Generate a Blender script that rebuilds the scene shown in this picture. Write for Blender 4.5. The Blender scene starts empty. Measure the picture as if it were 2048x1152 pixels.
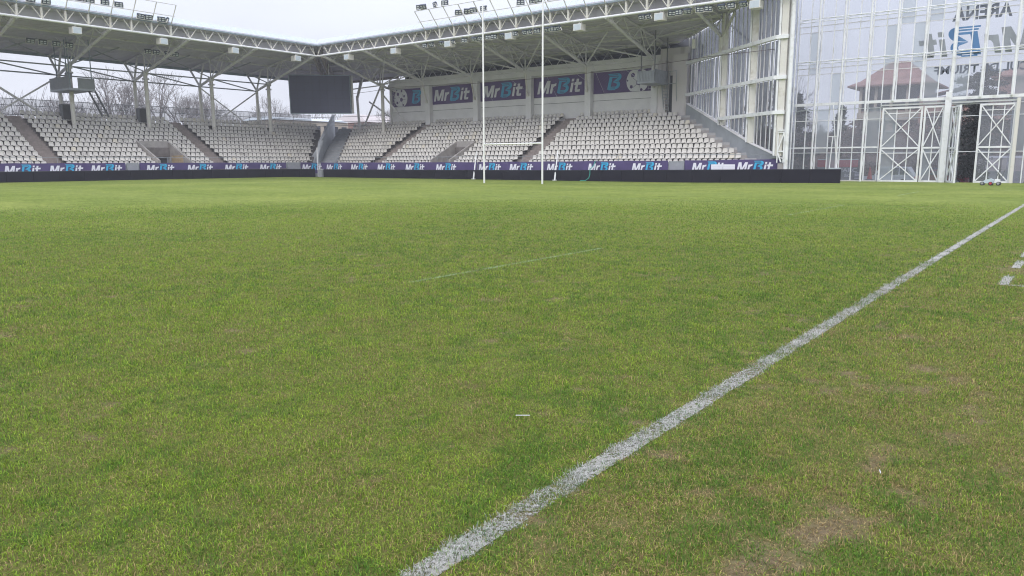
import bpy, math, random
import numpy as np
from mathutils import Vector, Matrix, Euler
random.seed(7)
R = math.radians
sc = bpy.context.scene
col = sc.collection

# ------------------------------------------------------------------ camera, sky, sun, exposure
CAM_Z = 1.53
cd = bpy.data.cameras.new("camera"); cam = bpy.data.objects.new("camera", cd); col.objects.link(cam)
cd.sensor_width = 36.0; cd.lens = 36.0*1509/2048; cd.clip_start = 0.05; cd.clip_end = 3000
PITCH = math.atan(252.6/1509); YAW = R(37.476)
cam.matrix_world = Matrix.Translation((0, 0, CAM_Z)) @ Matrix.Rotation(YAW, 4, 'Z') @ Matrix.Rotation(math.pi/2-PITCH, 4, 'X') @ Matrix.Rotation(R(-0.187), 4, 'Z')
sc.camera = cam
sc.view_settings.view_transform = 'Standard'; sc.view_settings.look = 'None'
sc.view_settings.exposure = 0.30; sc.view_settings.gamma = 1.0
SUN_EL, SUN_AZ = R(42), R(150)
w = bpy.data.worlds.new("World"); sc.world = w; w.use_nodes = True
nt = w.node_tree; nt.nodes.clear()
out = nt.nodes.new('ShaderNodeOutputWorld'); bg = nt.nodes.new('ShaderNodeBackground')
sky = nt.nodes.new('ShaderNodeTexSky'); sky.sky_type = 'NISHITA'; sky.sun_disc = False
sky.sun_elevation = SUN_EL; sky.sun_rotation = SUN_AZ; sky.air_density = 1.5; sky.dust_density = 4.0
sc_ = nt.nodes.new('ShaderNodeVectorMath'); sc_.operation = 'SCALE'; sc_.inputs[3].default_value = 0.10
nt.links.new(sky.outputs[0], sc_.inputs[0])
tc = nt.nodes.new('ShaderNodeTexCoord'); nz = nt.nodes.new('ShaderNodeTexNoise'); nz.inputs['Scale'].default_value = 1.6; nz.inputs['Detail'].default_value = 3
mp = nt.nodes.new('ShaderNodeMapping'); mp.inputs['Scale'].default_value = (1, 1, 2.5)
nt.links.new(tc.outputs['Generated'], mp.inputs[0]); nt.links.new(mp.outputs[0], nz.inputs['Vector'])
cr = nt.nodes.new('ShaderNodeValToRGB')
cr.color_ramp.elements[0].position = 0.35; cr.color_ramp.elements[0].color = (0.67, 0.695, 0.80, 1)
cr.color_ramp.elements[1].position = 0.66; cr.color_ramp.elements[1].color = (0.79, 0.82, 0.93, 1)
nt.links.new(nz.outputs[0], cr.inputs[0])
mx = nt.nodes.new('ShaderNodeMixRGB'); mx.inputs[0].default_value = 0.9
nt.links.new(sc_.outputs[0], mx.inputs[1]); nt.links.new(cr.outputs[0], mx.inputs[2])
# an overcast sky is brighter overhead than at the horizon
sx = nt.nodes.new('ShaderNodeSeparateXYZ'); nt.links.new(tc.outputs['Generated'], sx.inputs[0])
mr = nt.nodes.new('ShaderNodeMapRange'); mr.inputs[1].default_value = 0.12; mr.inputs[2].default_value = 0.9; mr.inputs[3].default_value = 1.0; mr.inputs[4].default_value = 2.3
nt.links.new(sx.outputs['Z'], mr.inputs[0]); nt.links.new(mr.outputs[0], bg.inputs[1])
nt.links.new(mx.outputs[0], bg.inputs[0])
nt.links.new(bg.outputs[0], out.inputs[0])
sl = bpy.data.lights.new("sun", 'SUN'); so = bpy.data.objects.new("sun", sl); col.objects.link(so)
sl.energy = 0.9; sl.angle = R(25); sl.color = (1.0, 0.97, 0.92)
so.rotation_euler = (math.pi/2-SUN_EL, 0, math.pi-SUN_AZ)
so.location = (0, 0, 60)

# ------------------------------------------------------------------ materials
def nodes_of(name):
    m = bpy.data.materials.new(name); m.use_nodes = True
    n = m.node_tree.nodes; return m, n, m.node_tree.links, n['Principled BSDF']
def mat(name, c, rough=0.6, metal=0.0, var=0.12, scale=3.0, dirt=None, bump=0.0, bscale=40.0, spec=0.4, stretch=(1, 1, 1)):
    """base colour with large soft variation and, if asked, dirt of its own"""
    m, n, l, b = nodes_of(name)
    b.inputs['Roughness'].default_value = rough; b.inputs['Metallic'].default_value = metal
    b.inputs['Specular IOR Level'].default_value = spec
    tcn = n.new('ShaderNodeTexCoord'); mpn = n.new('ShaderNodeMapping'); mpn.inputs['Scale'].default_value = stretch
    l.new(tcn.outputs['Object'], mpn.inputs[0])
    nz = n.new('ShaderNodeTexNoise'); nz.inputs['Scale'].default_value = scale; nz.inputs['Detail'].default_value = 6; nz.inputs['Roughness'].default_value = 0.6
    l.new(mpn.outputs[0], nz.inputs['Vector'])
    cr = n.new('ShaderNodeValToRGB'); e = cr.color_ramp.elements
    lo = [max(0, v*(1-var)) for v in c]; hi = [min(1, v*(1+var)) for v in c]
    if dirt: lo = dirt
    e[0].position = 0.30 if not dirt else 0.33; e[0].color = (*lo, 1); e[1].position = 0.68 if not dirt else 0.47; e[1].color = (*hi, 1)
    l.new(nz.outputs[0], cr.inputs[0]); l.new(cr.outputs[0], b.inputs['Base Color'])
    if bump:
        nb = n.new('ShaderNodeTexNoise'); nb.inputs['Scale'].default_value = bscale; nb.inputs['Detail'].default_value = 4
        l.new(mpn.outputs[0], nb.inputs['Vector'])
        bp = n.new('ShaderNodeBump'); bp.inputs['Strength'].default_value = bump; bp.inputs['Distance'].default_value = 0.02
        l.new(nb.outputs[0], bp.inputs['Height']); l.new(bp.outputs[0], b.inputs['Normal'])
    return m
M = {}
M['steel'] = mat('painted_steel', (0.60, 0.59, 0.60), 0.5, var=0.1, scale=2.0, dirt=(0.48, 0.47, 0.465))
M['cream'] = mat('cream_steel', (0.62, 0.60, 0.56), 0.5, var=0.06, scale=1.2, dirt=(0.50, 0.47, 0.41))
M['white'] = mat('white_steel', (0.74, 0.75, 0.77), 0.4, var=0.05, scale=1.5, dirt=(0.62, 0.62, 0.61))
M['post'] = mat('white_post', (0.80, 0.80, 0.80), 0.35, var=0.05, scale=3)
M['roof'] = mat('roof_sheet', (0.52, 0.50, 0.57), 0.6, var=0.10, scale=0.5, bump=0.25, bscale=3, stretch=(1, 1, 1))
M['rust'] = mat('rusty_girder', (0.30, 0.26, 0.25), 0.7, var=0.3, scale=4)
M['fascia'] = mat('pale_fascia', (0.50, 0.56, 0.61), 0.4, var=0.05, scale=2)
M['edge'] = mat('blue_grey_edge', (0.22, 0.27, 0.31), 0.5, var=0.15, scale=3)
M['concrete'] = mat('concrete', (0.34, 0.32, 0.31), 0.85, var=0.2, scale=1.5, bump=0.3)
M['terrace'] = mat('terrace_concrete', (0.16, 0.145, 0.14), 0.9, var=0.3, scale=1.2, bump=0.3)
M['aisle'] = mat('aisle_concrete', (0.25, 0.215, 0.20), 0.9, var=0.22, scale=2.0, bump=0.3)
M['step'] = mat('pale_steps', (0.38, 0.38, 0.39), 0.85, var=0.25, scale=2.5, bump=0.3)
M['blueconc'] = mat('blue_grey_concrete', (0.33, 0.35, 0.38), 0.8, var=0.12, scale=1.0, bump=0.15)
M['wall'] = mat('grey_wall', (0.72, 0.71, 0.72), 0.8, var=0.07, scale=0.8)
M['tower'] = mat('stained_render', (0.56, 0.53, 0.53), 0.85, var=0.05, scale=0.7, dirt=(0.42, 0.39, 0.38), stretch=(1.6, 1.6, 0.25))
M['dark'] = mat('dark_void', (0.07, 0.075, 0.085), 0.8, var=0.3, scale=1)
M['seat'] = mat('seat_plastic', (0.545, 0.525, 0.495), 0.5, var=0.10, scale=0.9, dirt=(0.42, 0.40, 0.38))
M['seat2'] = mat('seat_plastic_yellowed', (0.60, 0.56, 0.48), 0.45, var=0.08, scale=0.6)
M['bracket'] = mat('dark_bracket', (0.06, 0.06, 0.065), 0.6)
M['purple'] = mat('purple_fabric', (0.080, 0.058, 0.165), 0.7, var=0.14, scale=1.2, bump=0.6, bscale=2.5)
M['purple2'] = mat('purple_banner', (0.082, 0.046, 0.155), 0.7, var=0.1, scale=1.0)
M['cyan'] = mat('cyan_print', (0.05, 0.42, 0.70), 0.6, var=0.05)
M['cyan2'] = mat('cyan_print_dull', (0.05, 0.32, 0.52), 0.6, var=0.05)
M['print'] = mat('white_print', (0.78, 0.78, 0.86), 0.6, var=0.03)
M['print2'] = mat('grey_white_print', (0.62, 0.62, 0.65), 0.7, var=0.05)
M['paper'] = mat('white_board', (0.82, 0.82, 0.90), 0.6, var=0.02)
M['led'] = mat('led_face', (0.010, 0.009, 0.017), 0.6, var=0.2, spec=0.2, scale=0.7)
M['ledcap'] = mat('led_cap', (0.018, 0.02, 0.03), 0.5)
M['screen'] = mat('screen_face', (0.040, 0.045, 0.085), 0.5, var=0.06, scale=0.8)
M['gatepanel'] = mat('grey_gate_panel', (0.30, 0.31, 0.35), 0.6, var=0.1)
M['plat'] = mat('platform_panel', (0.20, 0.215, 0.225), 0.6, var=0.1)
M['galv'] = mat('galvanised', (0.30, 0.32, 0.35), 0.5, metal=0.2, var=0.15)
M['lamp'] = mat('lamp_housing', (0.05, 0.065, 0.10), 0.5, var=0.2)
M['lens'] = mat('lamp_lens', (0.62, 0.64, 0.68), 0.2, var=0.1, scale=8)
M['spk'] = mat('speaker_white', (0.74, 0.72, 0.69), 0.5, var=0.04)
M['spk2'] = mat('speaker_dark', (0.12, 0.125, 0.135), 0.6, var=0.1)
M['bark'] = mat('bark', (0.13, 0.105, 0.105), 0.9, var=0.3, scale=3)
M['twig'] = mat('twigs', (0.195, 0.18, 0.178), 0.9, var=0.2, scale=2)
M['needle'] = mat('needles', (0.045, 0.052, 0.043), 0.7, var=0.35, scale=1.2)
M['brownleaf'] = mat('brown_leaves', (0.13, 0.085, 0.075), 0.8, var=0.35, scale=1.5)
M['tile'] = mat('red_tile', (0.22, 0.125, 0.11), 0.8, var=0.2, scale=1.2)
M['brick'] = mat('pink_brick', (0.32, 0.205, 0.18), 0.85, var=0.2, scale=2)
M['stucco'] = mat('cream_stucco', (0.42, 0.37, 0.30), 0.85, var=0.12)
M['darkwin'] = mat('dark_window', (0.03, 0.035, 0.045), 0.15)
M['asphalt'] = mat('asphalt', (0.085, 0.083, 0.082), 0.9, var=0.2, scale=1, bump=0.3)
M['carwhite'] = mat('car_white', (0.62, 0.66, 0.70), 0.25, var=0.03)
M['carblue'] = mat('car_dark_blue', (0.045, 0.06, 0.10), 0.2, var=0.1)
M['carred'] = mat('car_dark_red', (0.14, 0.035, 0.045), 0.2, var=0.1)
M['tyre'] = mat('tyre', (0.025, 0.025, 0.027), 0.8)
M['rim'] = mat('rim', (0.35, 0.36, 0.38), 0.35, metal=0.5)
M['red'] = mat('red_paint', (0.42, 0.05, 0.07), 0.5, var=0.1)
M['cone'] = mat('cone_red', (0.45, 0.06, 0.06), 0.5)
M['hose'] = mat('green_hose', (0.05, 0.32, 0.27), 0.5)
M['rope'] = mat('pale_rope', (0.55, 0.56, 0.60), 0.7)
M['cable'] = mat('dark_cable', (0.10, 0.07, 0.075), 0.7)
M['sticker'] = mat('grey_sticker', (0.27, 0.29, 0.32), 0.6, var=0.06)
M['stickerblue'] = mat('blue_sticker', (0.08, 0.20, 0.40), 0.6, var=0.08)
M['stickerdark'] = mat('dark_sticker', (0.15, 0.165, 0.21), 0.6, var=0.08)
M['mowbody'] = mat('mower_body', (0.50, 0.58, 0.64), 0.4)
M['yellowwall'] = mat('ochre_panel', (0.42, 0.33, 0.22), 0.7, var=0.2)
M['container'] = mat('pale_cabin', (0.50, 0.46, 0.46), 0.6, var=0.05, scale=1)

def glass(name, tint, mixf, rough=0.02, diff=None, dmix=0.0):
    m, n, l, b = nodes_of(name); n.remove(b); o = n['Material Output']
    tr = n.new('ShaderNodeBsdfTransparent'); tr.inputs[0].default_value = (*tint, 1)
    gl = n.new('ShaderNodeBsdfGlossy'); gl.inputs['Roughness'].default_value = rough; gl.inputs[0].default_value = (0.9, 0.92, 1, 1)
    fr = n.new('ShaderNodeFresnel'); fr.inputs[0].default_value = 1.5
    ma = n.new('ShaderNodeMath'); ma.operation = 'MULTIPLY_ADD'; ma.inputs[1].default_value = 0.9; ma.inputs[2].default_value = mixf; ma.use_clamp = True
    l.new(fr.outputs[0], ma.inputs[0])
    s1 = n.new('ShaderNodeMixShader'); l.new(ma.outputs[0], s1.inputs[0]); l.new(tr.outputs[0], s1.inputs[1]); l.new(gl.outputs[0], s1.inputs[2])
    fin = s1
    if diff:
        tcn = n.new('ShaderNodeTexCoord'); nz = n.new('ShaderNodeTexNoise'); nz.inputs['Scale'].default_value = 1.3; nz.inputs['Detail'].default_value = 5
        l.new(tcn.outputs['Object'], nz.inputs['Vector'])
        mr = n.new('ShaderNodeMapRange'); mr.inputs[3].default_value = dmix*0.85; mr.inputs[4].default_value = min(1, dmix*1.12)
        l.new(nz.outputs[0], mr.inputs[0])
        df = n.new('ShaderNodeBsdfDiffuse'); df.inputs[0].default_value = (*diff, 1)
        tl = n.new('ShaderNodeBsdfTranslucent'); tl.inputs[0].default_value = (*diff, 1)
        s0 = n.new('ShaderNodeMixShader'); s0.inputs[0].default_value = 0.45; l.new(df.outputs[0], s0.inputs[1]); l.new(tl.outputs[0], s0.inputs[2])
        s2 = n.new('ShaderNodeMixShader'); l.new(mr.outputs[0], s2.inputs[0]); l.new(s1.outputs[0], s2.inputs[1]); l.new(s0.outputs[0], s2.inputs[2]); fin = s2
    l.new(fin.outputs[0], o.inputs[0]); return m
M['glass'] = glass('veiled_clear_glass', (0.86, 0.88, 0.93), 0.05, diff=(0.44, 0.455, 0.48), dmix=0.30)  # diffuse share paints the pale veil of reflections into the panes
M['frost'] = glass('frosted_glass', (0.80, 0.84, 0.88), 0.02, 0.15, diff=(0.46, 0.50, 0.53), dmix=0.60)
M['sideglass'] = glass('grey_side_glass', (0.75, 0.78, 0.83), 0.03, 0.1, diff=(0.19, 0.20, 0.22), dmix=0.82)
M['slit'] = glass('bare_gap', (0.95, 0.96, 0.99), 0.0)
M['carglass'] = mat('car_glass', (0.10, 0.12, 0.14), 0.08, spec=0.8)
def meshfence():
    m, n, l, b = nodes_of('fence_mesh'); o = n['Material Output']
    b.inputs['Base Color'].default_value = (0.20, 0.20, 0.23, 1)
    tr = n.new('ShaderNodeBsdfTransparent'); s = n.new('ShaderNodeMixShader'); s.inputs[0].default_value = 0.22
    l.new(tr.outputs[0], s.inputs[1]); l.new(b.outputs[0], s.inputs[2]); l.new(s.outputs[0], o.inputs[0]); return m
M['mesh'] = meshfence()
def grassmat():
    m, n, l, b = nodes_of('grass_blades'); o = n['Material Output']; n.remove(b)
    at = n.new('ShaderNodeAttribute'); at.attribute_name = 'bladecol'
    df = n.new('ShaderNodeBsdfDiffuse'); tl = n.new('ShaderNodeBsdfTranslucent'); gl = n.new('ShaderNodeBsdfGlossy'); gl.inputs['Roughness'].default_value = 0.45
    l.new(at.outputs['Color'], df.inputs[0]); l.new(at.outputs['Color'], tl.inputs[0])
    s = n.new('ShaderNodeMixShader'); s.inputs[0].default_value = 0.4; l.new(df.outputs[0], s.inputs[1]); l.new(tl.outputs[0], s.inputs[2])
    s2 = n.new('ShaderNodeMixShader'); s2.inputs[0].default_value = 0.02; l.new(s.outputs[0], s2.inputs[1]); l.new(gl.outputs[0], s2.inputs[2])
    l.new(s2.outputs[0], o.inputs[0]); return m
M['blade'] = grassmat()

# ------------------------------------------------------------------ mesh helpers
class MB:
    def __init__(s): s.v = []; s.f = []; s.mi = []; s.m = 0
    def add(s, vs, fs):
        o = len(s.v); s.v += [tuple(v) for v in vs]; s.f += [tuple(i+o for i in f) for f in fs]; s.mi += [s.m]*len(fs)
    def box(s, x0, x1, y0, y1, z0, z1):
        s.add([(x0,y0,z0),(x1,y0,z0),(x1,y1,z0),(x0,y1,z0),(x0,y0,z1),(x1,y0,z1),(x1,y1,z1),(x0,y1,z1)],
              [(0,3,2,1),(4,5,6,7),(0,1,5,4),(1,2,6,5),(2,3,7,6),(3,0,4,7)])
    def prism(s, poly, d):
        """closed polygon (3-D points) swept along d"""
        n = len(poly); d = Vector(d); a = [Vector(p) for p in poly]; b = [p+d for p in a]
        s.add(a+b, [tuple(range(n))[::-1], tuple(range(n, 2*n))] + [(i, (i+1) % n, n+(i+1) % n, n+i) for i in range(n)])
    def tube(s, p, q, r, n=6, r2=None):
        p = Vector(p); q = Vector(q); d = q-p
        if d.length < 1e-6: return
        d.normalize(); a = Vector((0, 0, 1)) if abs(d.z) < 0.9 else Vector((1, 0, 0)); u = d.cross(a).normalized(); v = d.cross(u)
        if r2 is None: r2 = r
        vs = [p+(u*math.cos(2*math.pi*i/n)+v*math.sin(2*math.pi*i/n))*r for i in range(n)] + [q+(u*math.cos(2*math.pi*i/n)+v*math.sin(2*math.pi*i/n))*r2 for i in range(n)]
        m_ = len(s.f); s.add(vs+vs, [(i, (i+1) % n, n+(i+1) % n, n+i) for i in range(n)] + [tuple(range(2*n, 3*n))[::-1], tuple(range(3*n, 4*n))])
    def beam(s, p, q, w_, h):
        """rectangular bar, w_ across (horizontal), h in the other direction"""
        p = Vector(p); q = Vector(q); d = (q-p).normalized(); a = Vector((0, 0, 1)) if abs(d.z) < 0.95 else Vector((0, 1, 0))
        u = d.cross(a).normalized()*(w_/2); v = u.normalized().cross(d).normalized()*(h/2)
        vs = [p-u-v, p+u-v, p+u+v, p-u+v, q-u-v, q+u-v, q+u+v, q-u+v]
        s.add(vs, [(0,3,2,1),(4,5,6,7),(0,1,5,4),(1,2,6,5),(2,3,7,6),(3,0,4,7)])
    def build(s, name, mats, parent=None, smooth=False, loc=None):
        me = bpy.data.meshes.new(name)
        vs = s.v
        if parent is not None and loc is None: loc = (0, 0, 0)
        me.from_pydata(vs, [], s.f)
        if not isinstance(mats, (list, tuple)): mats = [mats]
        for m in mats: me.materials.append(m)
        if len(mats) > 1: me.polygons.foreach_set('material_index', s.mi)
        if smooth: me.polygons.foreach_set('use_smooth', [True]*len(me.polygons))
        me.update()
        o = bpy.data.objects.new(name, me); col.objects.link(o)
        if parent is not None:
            o.parent = parent; o.matrix_parent_inverse = Matrix.Translation(-world_loc(parent))
        return o
def world_loc(o):
    return Vector(o.location) if o.parent is None else Vector((0, 0, 0))
def tag(o, label=None, cat=None, group=None, kind=None):
    if label: o['label'] = label
    if cat: o['category'] = cat
    if group: o['group'] = group
    if kind: o['kind'] = kind
    return o
def thing(name, loc, label, cat, group=None):
    o = bpy.data.objects.new(name, None); col.objects.link(o); o.location = loc; o.empty_display_size = 0.3
    return tag(o, label, cat, group)
def one_box(name, m, parent, *b):
    q = MB(); q.box(*b); return q.build(name, m, parent)
def copy_tree(o, loc, label, parent_rot=None):
    c = o.copy(); col.objects.link(c); c.location = loc; c['label'] = label
    for ch in o.children:
        d = ch.copy(); col.objects.link(d); d.parent = c
        for g in ch.children:
            e = g.copy(); col.objects.link(e); e.parent = d
    if parent_rot is not None: c.rotation_euler = parent_rot
    return c
def struct(o): o['kind'] = 'structure'; return o
ORD = ['first','second','third','fourth','fifth','sixth','seventh','eighth','ninth','tenth','eleventh','twelfth','thirteenth','fourteenth','fifteenth','sixteenth','seventeenth','eighteenth','nineteenth','twentieth']
def ordinal(i):
    if i <= 20: return ORD[i-1]
    tens = {2:'twenty',3:'thirty',4:'forty'}[i//10]
    return tens+'-'+ORD[i % 10-1] if i % 10 else {3:'thirtieth',4:'fortieth'}[i//10]

# ------------------------------------------------------------------ ground
def sst(a, b, x): t = np.clip((x-a)/(b-a), 0, 1); return t*t*(3-2*t)
def ground_z(x, y):
    return -0.12*sst(12, 28, -x)*sst(30, 50, y)*(1-0.8*sst(62, 70, -x)*(1-sst(50, 56, y)))
def grid_sheet(name, xs, ys, zf, m, extra=None):
    X, Y = np.meshgrid(xs, ys); Z = zf(X, Y)
    vs = np.stack([X, Y, Z], -1).reshape(-1, 3); nx = len(xs); f = []
    for j in range(len(ys)-1):
        for i in range(nx-1):
            a = j*nx+i; f.append((a, a+1, a+nx+1, a+nx))
    me = bpy.data.meshes.new(name); me.from_pydata(vs.tolist(), [], f); me.materials.append(m)
    me.polygons.foreach_set('use_smooth', [True]*len(f)); me.update()
    o = bpy.data.objects.new(name, me); col.objects.link(o); return o
def lattice(seed, n=512):
    return np.random.RandomState(seed).rand(n, n)
LAT = [lattice(i) for i in range(6)]
def vnoise(x, y, s, k=0):
    x = np.asarray(x)/s+100.3*(k+1); y = np.asarray(y)/s+57.7*(k+1); L = LAT[k % 6]
    xi = np.floor(x).astype(int); yi = np.floor(y).astype(int); fx = x-xi; fy = y-yi; fx = fx*fx*(3-2*fx); fy = fy*fy*(3-2*fy)
    g = lambda a, b: L[a % 512, b % 512]
    return (g(xi, yi)*(1-fx)+g(xi+1, yi)*fx)*(1-fy)+(g(xi, yi+1)*(1-fx)+g(xi+1, yi+1)*fx)*fy
def fbm(x, y, s, k=0, o=4):
    r = 0; a = 0.5; t = 0
    for i in range(o): r = r+a*vnoise(x, y, s/(2**i), k+i); t += a; a *= 0.55
    return r/t

def pitchmat():
    m, n, l, b = nodes_of('pitch_turf'); b.inputs['Roughness'].default_value = 0.95; b.inputs['Specular IOR Level'].default_value = 0.1
    geo = n.new('ShaderNodeNewGeometry')
    def noise(scale, det=5, rough=0.6, sx=1, sy=1):
        mpn = n.new('ShaderNodeMapping'); mpn.inputs['Scale'].default_value = (sx, sy, 1); l.new(geo.outputs['Position'], mpn.inputs[0])
        q = n.new('ShaderNodeTexNoise'); q.inputs['Scale'].default_value = scale; q.inputs['Detail'].default_value = det; q.inputs['Roughness'].default_value = rough
        l.new(mpn.outputs[0], q.inputs['Vector']); return q
    def ramp(src, p0, c0, p1, c1):
        r = n.new('ShaderNodeValToRGB'); r.color_ramp.elements[0].position = p0; r.color_ramp.elements[0].color = (*c0, 1); r.color_ramp.elements[1].position = p1; r.color_ramp.elements[1].color = (*c1, 1)
        l.new(src.outputs[0], r.inputs[0]); return r
    def mix(f, a, b_, mode='MIX'):
        q = n.new('ShaderNodeMixRGB'); q.blend_type = mode
        if isinstance(f, float): q.inputs[0].default_value = f
        else: l.new(f, q.inputs[0])
        l.new(a, q.inputs[1]); l.new(b_, q.inputs[2]); return q
    big = ramp(noise(0.16, 4), 0.35, (0.132, 0.185, 0.034), 0.65, (0.190, 0.238, 0.052))
    mid = ramp(noise(1.1, 5), 0.3, (0.80, 0.82, 0.74), 0.7, (1.20, 1.16, 1.2))
    fine = ramp(noise(22, 6, 0.75), 0.28, (0.50, 0.52, 0.42), 0.72, (1.5, 1.45, 1.5))
    strp = n.new('ShaderNodeTexNoise')
    med = ramp(noise(4.5, 6, 0.75), 0.36, (0.66, 0.72, 0.58), 0.64, (1.34, 1.26, 1.38)); a0 = mix(1.0, big.outputs[0], med.outputs[0], 'MULTIPLY')
    a = mix(1.0, a0.outputs[0], mid.outputs[0], 'MULTIPLY'); a2 = mix(1.0, a.outputs[0], fine.outputs[0], 'MULTIPLY')
    # mowing bands, four metres wide, running across the pitch
    sep = n.new('ShaderNodeSeparateXYZ'); l.new(geo.outputs['Position'], sep.inputs[0])
    sn = n.new('ShaderNodeMath'); sn.operation = 'MULTIPLY'; sn.inputs[1].default_value = 2*math.pi/8.0; l.new(sep.outputs['Y'], sn.inputs[0])
    si = n.new('ShaderNodeMath'); si.operation = 'SINE'; l.new(sn.outputs[0], si.inputs[0])
    mr = n.new('ShaderNodeMapRange'); mr.inputs[1].default_value = -0.4; mr.inputs[2].default_value = 0.4; mr.inputs[3].default_value = 0.0; mr.inputs[4].default_value = 0.10
    l.new(si.outputs[0], mr.inputs[0])
    lt = n.new('ShaderNodeRGB'); lt.outputs[0].default_value = (0.27, 0.30, 0.10, 1)
    a3 = mix(mr.outputs[0], a2.outputs[0], lt.outputs[0])
    # soil and thatch that the blades stand in (cover attribute)
    at = n.new('ShaderNodeAttribute'); at.attribute_name = 'soil'
    soil = ramp(noise(14, 6, 0.7), 0.3, (0.080, 0.095, 0.024), 0.7, (0.180, 0.175, 0.058))
    bare = ramp(noise(16, 6, 0.7), 0.3, (0.12, 0.088, 0.058), 0.7, (0.25, 0.185, 0.130))
    at2 = n.new('ShaderNodeAttribute'); at2.attribute_name = 'bare'
    sb = mix(at2.outputs['Fac'], soil.outputs[0], bare.outputs[0])
    a4 = mix(at.outputs['Fac'], a3.outputs[0], sb.outputs[0])
    l.new(a4.outputs[0], b.inputs['Base Color'])
    bp = n.new('ShaderNodeBump'); bp.inputs['Strength'].default_value = 0.6; bp.inputs['Distance'].default_value = 0.03
    l.new(noise(35, 5, 0.8).outputs[0], bp.inputs['Height']); l.new(bp.outputs[0], b.inputs['Normal'])
    return m
def bare_map(x, y):
    """0..1 bareness of the turf: a worn strip beyond the touchline and ragged scuffs inside it"""
    side = sst(-2.3, -1.4, x); near = sst(8.0, 2.5, np.hypot(x, y))
    v = fbm(x, y, 0.17, 1, 4)*0.66+fbm(x, y, 0.75, 3, 2)*0.34
    v = v+0.062*side*sst(14, 4, y)+0.012*near-0.03*(1-sst(-3.2, -2.0, x))
    v = v+0.20*np.exp(-(((x+0.4)/0.55)**2+((y-12.2)/0.9)**2))
    rag = 0.10*(vnoise(x, y, 0.035, 5)-0.5)+0.09*(vnoise(x, y, 0.09, 4)-0.5)
    return sst(0.61, 0.80, v+rag)*0.80
ys = np.concatenate([np.arange(-3, 14, 0.09), np.arange(14, 30, 0.5), np.arange(30, 61.3, 1.0), [61.3]])
xs = np.concatenate([np.arange(-72, -20, 1.0), np.arange(-20, -13, 0.5), np.arange(-13, 8, 0.09), np.arange(8, 40, 2.0)])
pitch = grid_sheet('pitch', xs, ys, ground_z, pitchmat()); struct(pitch)
me = pitch.data; co = np.zeros(len(me.vertices)*3); me.vertices.foreach_get('co', co); co = co.reshape(-1, 3)
rr = np.hypot(co[:, 0], co[:, 1])
me.attributes.new('soil', 'FLOAT', 'POINT').data.foreach_set('value', (1-sst(9, 33, rr)).astype(np.float32)*0.95)
me.attributes.new('bare', 'FLOAT', 'POINT').data.foreach_set('value', np.clip(bare_map(co[:, 0], co[:, 1])*1.1, 0, 1).astype(np.float32))

# outside ground: one sheet to the horizon, lower than the pitch
q = MB(); q.add([(-900, -300, -0.62), (900, -300, -0.62), (900, 1500, -0.62), (-900, 1500, -0.62)], [(0, 1, 2, 3)])
struct(q.build('ground', M['asphalt']))

# ------------------------------------------------------------------ white lines
def linemat(cov=0.55, c=(0.62, 0.66, 0.60)):
    m, n, l, b = nodes_of('line_paint'); o = n['Material Output']; b.inputs['Roughness'].default_value = 0.9
    geo = n.new('ShaderNodeNewGeometry'); nz = n.new('ShaderNodeTexNoise'); nz.inputs['Scale'].default_value = 45; nz.inputs['Detail'].default_value = 5; nz.inputs['Roughness'].default_value = 0.7
    l.new(geo.outputs['Position'], nz.inputs['Vector'])
    n2 = n.new('ShaderNodeTexNoise'); n2.inputs['Scale'].default_value = 3; l.new(geo.outputs['Position'], n2.inputs['Vector'])
    ad = n.new('ShaderNodeMath'); ad.operation = 'MULTIPLY_ADD'; ad.inputs[1].default_value = 0.5; l.new(n2.outputs[0], ad.inputs[0]); l.new(nz.outputs[0], ad.inputs[2])
    cr = n.new('ShaderNodeValToRGB'); cr.color_ramp.elements[0].position = 0.75-cov*0.35; cr.color_ramp.elements[1].position = 0.85-cov*0.30
    cr.color_ramp.elements[0].color = (0, 0, 0, 1); cr.color_ramp.elements[1].color = (1, 1, 1, 1)
    l.new(ad.outputs[0], cr.inputs[0])
    b.inputs['Base Color'].default_value = (*c, 1)
    tr = n.new('ShaderNodeBsdfTransparent'); s = n.new('ShaderNodeMixShader'); l.new(cr.outputs[0], s.inputs[0]); l.new(tr.outputs[0], s.inputs[1]); l.new(b.outputs[0], s.inputs[2])
    l.new(s.outputs[0], o.inputs[0]); return m
LM = linemat(0.42, (0.34, 0.33, 0.31)); LF = linemat(0.30, (0.22, 0.29, 0.13)); LX = linemat(0.30, (0.26, 0.32, 0.14))
LINES = []   # x0,x1,y0,y1,strength : also whitens the blades
def line_sheet(name, x0, x1, y0, y1, m, st, seg=0.5):
    LINES.append((x0, x1, y0, y1, st))
    nx = max(2, int(abs(x1-x0)/1.5)+1); ny = max(2, int(abs(y1-y0)/seg)+1)
    rs = np.random.RandomState(int(abs(x0*10+y0*7))+3)
    o = grid_sheet(name, np.linspace(x0, x1, nx), np.linspace(y0, y1, ny), lambda X, Y: ground_z(X, Y)+0.005, m)
    return struct(o)
line_sheet('touchline', -1.932, -1.808, -1.0, 60.5, linemat(0.16, (0.30, 0.29, 0.27)), 0.85)
line_sheet('touchline', -1.922, -1.818, 13.0, 60.4, LM, 0.85)
pitch_far = bpy.data.objects['touchline.001']; pitch_far.location.z = 0.004
for (a, b_) in ((6.8, 11.6), (22.0, 28.0), (37.0, 42.0)): line_sheet('dashed_line', -6.92, -6.83, a, b_, LF, 0.07)
line_sheet('goal_line', -66.0, -1.94, 45.95, 46.07, LF, 0.1)
line_sheet('line_marking', -22.0, -3.0, 28.0, 28.06, LX, 0.1)
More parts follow.
